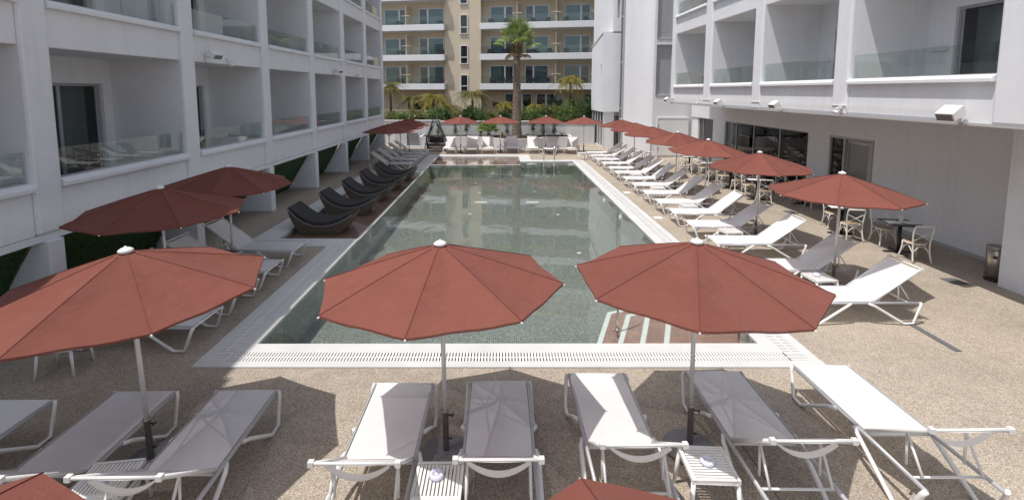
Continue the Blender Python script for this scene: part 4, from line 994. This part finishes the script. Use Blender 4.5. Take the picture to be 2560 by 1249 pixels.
def make_dining():
    t_ = thing('dining_table', 'x', 'table')
    MB().box(-.35, .35, -.35, .35, .735, .76).build('tabletop', 'black_metal', t_, .004)
    m = MB(); m.box(-.335, -.02, -.16, .16, .7605, .763); m.box(.03, .335, -.16, .16, .7605, .763); m.build('placemat', 'paper', t_)
    m = MB(); m.prism([(-.05, -.012), (.05, -.012), (0, .05)], 'z', .763, .93); m.build('menu_card', 'paper', t_)
    MB().tube([(0, 0, .04), (0, 0, .735)], .042, 10).build('pedestal', 'black_metal', t_)
    m = MB(); m.box(-.33, .33, -.035, .035, 0, .035); m.box(-.035, .035, -.33, -.036, 0, .035); m.box(-.035, .035, .036, .33, 0, .035); m.build('cross_base', 'black_metal', t_)
    return t_
DT = make_dining(); dcount = 0
def dining(x, y, rz, label, group='black pedestal tables on the terrace'):
    global dcount
    o = DT if dcount == 0 else copy_tree(DT); dcount += 1
    o.location = (x, y, .001); o.rotation_euler = (0, 0, R(rz)); tag(o, label, 'table', group)
rr = random.Random(21)
for i, (x, y, rz, lab) in enumerate(((9.93, 11.95, -8, 'nearest, by the plain wall'), (9.6, 13.55, -14, 'second nearest, before the glazed door'), (9.45, 17.9, -6, 'third, left column'), (10.75, 17.2, 0, 'right column, beside the door'),
                                     (9.45, 20.0, 4, 'fourth, left column'), (10.8, 19.6, 0, 'right column before the dark window'), (9.4, 22.1, -5, 'fifth, left column'), (9.4, 24.3, 0, 'sixth and farthest, left column'), (10.85, 22.4, 0, 'farthest of the right column'))):
    dining(x, y, rz, 'black pedestal table with white placemats, ' + lab)
    for q, (d, ang) in enumerate(((-.6, 0), (.62, 180))):
        a = R(rz); chair(x - d * math.sin(a) * -1 * -1 + rr.uniform(-.04, .04), y + d * math.cos(a), rz + ang + rr.uniform(-8, 8), 'white cross back chair on the %s side of table: %s' % (('near', 'far')[q], lab))
# inside the restaurant
for i, (x, y, lab) in enumerate(((12.6, 19.0, 'near the window'), (12.6, 21.2, 'behind the seated people'), (12.7, 23.6, 'at the far end'))):
    dining(x, y, 0, 'table inside the dark restaurant, ' + lab, 'tables inside the restaurant')
    chair(x, y - .6, 0, 'chair inside the dark restaurant on the near side of the table ' + lab, 'chairs inside the restaurant'); chair(x, y + .62, 180, 'chair inside the dark restaurant on the far side of the table ' + lab, 'chairs inside the restaurant')

# ------------------------------------------------------------------ seated people behind the restaurant glass
def person(x, y, rz, label, cloth_, hair_):
    t_ = thing('person', label, 'person', (x, y, 0), R(rz), 'people seated inside the restaurant')
    J = {'pelvis': (0, 0, .52, .13), 'waist': (0, -.02, .70, .12), 'chest': (0, .0, .92, .145), 'neck': (0, .03, 1.08, .055), 'head0': (0, .06, 1.16, .075), 'head1': (0, .07, 1.26, .092), 'head2': (0, .06, 1.34, .07)}
    E_ = [('pelvis', 'waist'), ('waist', 'chest'), ('chest', 'neck'), ('neck', 'head0'), ('head0', 'head1'), ('head1', 'head2')]
    for s, n in ((-1, 'l'), (1, 'r')):
        J.update({'sh' + n: (s * .18, .0, 1.0, .065), 'el' + n: (s * .24, .10, .78, .048), 'wr' + n: (s * .16, .32, .80, .034), 'ha' + n: (s * .14, .39, .80, .036), 'hi' + n: (s * .09, .05, .52, .095), 'kn' + n: (s * .12, .44, .50, .065), 'an' + n: (s * .12, .46, .09, .043), 'fo' + n: (s * .13, .60, .045, .042)})
        E_ += [('chest', 'sh' + n), ('sh' + n, 'el' + n), ('el' + n, 'wr' + n), ('wr' + n, 'ha' + n), ('pelvis', 'hi' + n), ('hi' + n, 'kn' + n), ('kn' + n, 'an' + n), ('an' + n, 'fo' + n)]
        for f in range(5):
            fx = s * (.14 + .016 * (f - 2)); k = 'f%s%d' % (n, f); J[k] = (fx, .43 + .012 * (f in (1, 2, 3)), .795, .009); J[k + 'e'] = (fx, .46 + .015 * (f in (1, 2, 3)), .782, .008); E_ += [('ha' + n, k), (k, k + 'e')]
    names = list(J); me = bpy.data.meshes.new('body'); me.from_pydata([J[n][:3] for n in names], [(names.index(a), names.index(b_)) for a, b_ in E_], [])
    o = link('body', me, t_); sk = o.modifiers.new('skin', 'SKIN'); sk.use_smooth_shade = True
    for i, n in enumerate(names):
        d = me.skin_vertices[0].data[i]; d.radius = (J[n][3],) * 2; d.use_root = (n == 'pelvis')
    ss = o.modifiers.new('sub', 'SUBSURF'); ss.levels = ss.render_levels = 1; me.materials.append(M[cloth_])
    m = MB(); m.lathe([(.02, -.085), (.078, -.05), (.093, 0), (.08, .055), (.03, .088)], 14, (0, .075, 1.245)); m.build('face', 'skin', t_)
    m = MB(); m.lathe([(.085, -.03), (.101, .02), (.088, .075), (.03, .11)], 14, (0, .055, 1.26)); m.build('hair', hair_, t_)
person(12.55, 20.35, 10, 'person in dark clothes seated at a table behind the restaurant glass', 'dark_cloth', 'hair')
person(12.8, 19.45, 170, 'person in rust coloured clothes seated behind the restaurant glass', 'rust_cloth', 'hair')

# ------------------------------------------------------------------ rattan daybeds
def make_daybed():
    t_ = thing('daybed', 'x', 'daybed'); W2 = .47
    inner = [(-.90, .80), (-.78, .66), (-.62, .50), (-.42, .37), (-.18, .285), (.08, .265), (.34, .30), (.58, .385), (.80, .50), (.95, .60)]
    outer = [(.93, .56), (.86, .42), (.74, .2), (.58, .03), (.5, 0), (-.45, 0), (-.56, .05), (-.72, .3), (-.84, .55)]
    MB().prism(inner + outer, 'y', -W2, W2).build('rattan_shell', 'rattan', t_, .02)
    MB().tube([(x, -W2 - .004, z + .004) for x, z in inner], .016, 6).build('rim_piping', 'granite', t_)
    n = len(inner)
    m = MB()
    top = []
    for i, (x, z) in enumerate(inner):
        k = min(1, max(.25, math.sin(math.pi * (i + .6) / (n + .2)) * 1.5)); top.append((x * .97 + .01, z + .115 * k))
    bot = [(x * .97 + .01, z + .006) for x, z in inner]
    m.prism(bot + top[::-1], 'y', -W2 + .035, W2 - .035); m.build('cushion', 'cushion', t_, .03)
    return t_
DB = make_daybed()
for i, (x, y, r_) in enumerate(((-5.22, 14.25, 3), (-5.12, 16.45, 2), (-5.05, 18.55, 2), (-4.98, 20.6, 0), (-4.9, 22.7, -2))):
    o = DB if i == 0 else copy_tree(DB); o.location = (x, y, SH + .001); o.rotation_euler = (0, 0, R(r_ - 3))
    tag(o, 'dark rattan daybed with charcoal cushion on the red tiled ledge, %s of five' % ['nearest', 'second', 'middle', 'fourth', 'farthest'][i], 'daybed', 'rattan daybeds on the tiled ledge')

# ------------------------------------------------------------------ hanging swing chair
SW = thing('swing_chair', 'dark wicker double hanging swing chair with black cushions at the far pool end', 'swing chair', (-4.35, 32.8, 0))
for s in (-1, 1):
    for q in (-1, 1):
        MB().tube([(s * .06, 0, 2.42), (s * .55, q * .42, .9), (s * .72, q * .5, 0)], .03, 8).build('frame_leg', 'black_metal', SW)
m = MB(); m.tube([(0, 0, 2.45), (0, 0, 1.95)], .02, 6); m.tube([(-.25, 0, 1.55), (0, 0, 1.95), (.25, 0, 1.55)], .018, 6); m.build('hanger', 'black_metal', SW)
m = MB()
def ring(rx, ry, z, r_=.018, a0=0, a1=360, n=28): m.tube([(rx * math.cos(R(a0 + (a1 - a0) * i / n)), ry * math.sin(R(a0 + (a1 - a0) * i / n)), z) for i in range(n + 1)], r_, 6)
ring(.60, .36, .20, .03); ring(.66, .40, .45, .022); ring(.68, .42, .6, .018, -20, 200); ring(.66, .42, .95, .03, -15, 195)
for i in range(44):
    a = R(-15 + 210 * i / 43); m.tube([(.58 * math.cos(a), .35 * math.sin(a), .2), (.68 * math.cos(a), .42 * math.sin(a), .55), (.66 * math.cos(a), .42 * math.sin(a), .95)], .011, 4)
for i in range(26):
    a = R(195 + 150 * i / 25); m.tube([(.58 * math.cos(a), .35 * math.sin(a), .2), (.66 * math.cos(a), .4 * math.sin(a), .45)], .011, 4)
for s in (-1, 1):
    for k in range(7): m.tube([(s * (.62 - .05 * k), .35 - .04 * k, .95), (s * .25 * (1 - k / 9), 0, 1.6 + .04 * k)], .010, 4)
m.build('wicker_basket', 'rattan', SW)
MB().box(-.58, .58, -.33, .33, .36, .48).build('seat_cushion', 'cushion', SW, .05)
for s in (-1, 1):
    m = MB(); m.box(s * .02, s * .55, .12, .26, .5, .92); o = m.build('back_cushion', 'cushion', SW, .06); o.rotation_euler = (0, R(-s * 5), 0)

# ------------------------------------------------------------------ bin, floodlights, small fittings
BN = thing('waste_bin', 'cylindrical brushed steel waste bin beside the white projecting wall', 'bin', (10.5, 10.12, 0), R(-140))
MB().lathe([(.16, 0), (.16, .72), (.15, .735), (.13, .735)], 28).build('bin_body', 'brushed_steel', BN)
MB().lathe([(.163, .66), (.166, .70), (.166, .745), (.12, .76), (.05, .748)], 28).build('rim', 'dark_steel', BN)
MB().box(.15, .185, -.035, .035, .5, .56).build('handle', 'black_metal', BN)
MB().lathe([(.167, 0), (.167, .04), (.161, .045)], 28).build('base_ring', 'black_metal', BN)
def flood(x, y, z, sgn, label, group, big=1.0, rz=0):
    t_ = thing('floodlight', label, 'floodlight', (x, y, z), rz, group); k = big
    MB().box(sgn * .0, sgn * .03, -.05, .05, -.14, .06).build('wall_bracket', 'white_metal', t_)
    MB().tube([(sgn * .03, 0, -.02), (sgn * .14, 0, .0)], .018, 6).build('arm', 'white_metal', t_)
    h = MB().prism([(-.16 * k, -.07 * k), (.13 * k, -.105 * k), (.16 * k, .04 * k), (.12 * k, .10 * k), (-.16 * k, .085 * k)], 'y', -.15 * k, .15 * k).build('housing', 'white_metal', t_, .015)
    h.location = (sgn * .24, -.04, .03); h.rotation_euler = (0, R(-30), R(14 if sgn < 0 else 160))
    g_ = MB().box(-.172 * k, -.163 * k, -.13 * k, .13 * k, -.06 * k, .07 * k).build('lens', 'film_glass', h)
    return t_
for y, big, lab in ((9.3, 1.05, 'nearest and largest'), (15.3, .8, 'second'), (19.3, .75, 'third'), (25.2, .75, 'farthest')): flood(8.70, y, 3.56, -1, 'white floodlight on the edge of the right wing overhang, %s of four' % lab, 'floodlights on the right wing', big)
for y, lab in ((12.92, 'nearer'), (22.7, 'farther')): flood(-7.555 - .08, y, 4.9, 1, 'white floodlight on the parapet of the shaded left wing, %s of two' % lab, 'floodlights on the left wing', .85)
def camera_(x, y, z, sgn, label, group):
    t_ = thing('security_camera', label, 'security camera', (x, y, z), 0, group)
    MB().box(0, sgn * .03, -.05, .05, -.05, .05).build('wall_bracket', 'white_metal', t_)
    MB().tube([(sgn * .03, 0, 0), (sgn * .12, 0, -.03), (sgn * .13, 0, -.09)], .014, 6).build('arm', 'white_metal', t_)
    MB().tube([(sgn * .13, .06, -.12), (sgn * .13, -.1, -.15)], .04, 10).build('camera_body', 'white_metal', t_)
for y, lab in ((12.6, 'nearer'), (21.6, 'farther')): camera_(8.70, y, 3.6, -1, 'small white camera on the edge of the right wing overhang, %s of two' % lab, 'cameras on the right wing')
for y, lab in ((13.95, 'nearer'), (26.3, 'farther')): camera_(-7.635, y, 4.86, 1, 'small white camera on the parapet of the left wing, %s of two' % lab, 'cameras on the left wing')
# white bars modelling a pale reflection as solid pieces inside the right balconies
for i, (ya, yb) in enumerate(RB[:3]):
    t_ = thing('reflection_bar', 'slim white bar standing in for a reflection inside the %s right balcony' % ['nearest', 'second', 'third'][i], 'reflection bar', (8.72 + 1.9, yb - .42, 5.0), 0, 'reflection bars inside the right balconies')
    MB().box(-.07, -.002, -.22, .22, -.03, .03).build('bar_body', 'white_metal', t_); MB().box(-.06, -.01, -.2, .2, -.036, -.031).build('bar_underside', 'ashtray', t_)
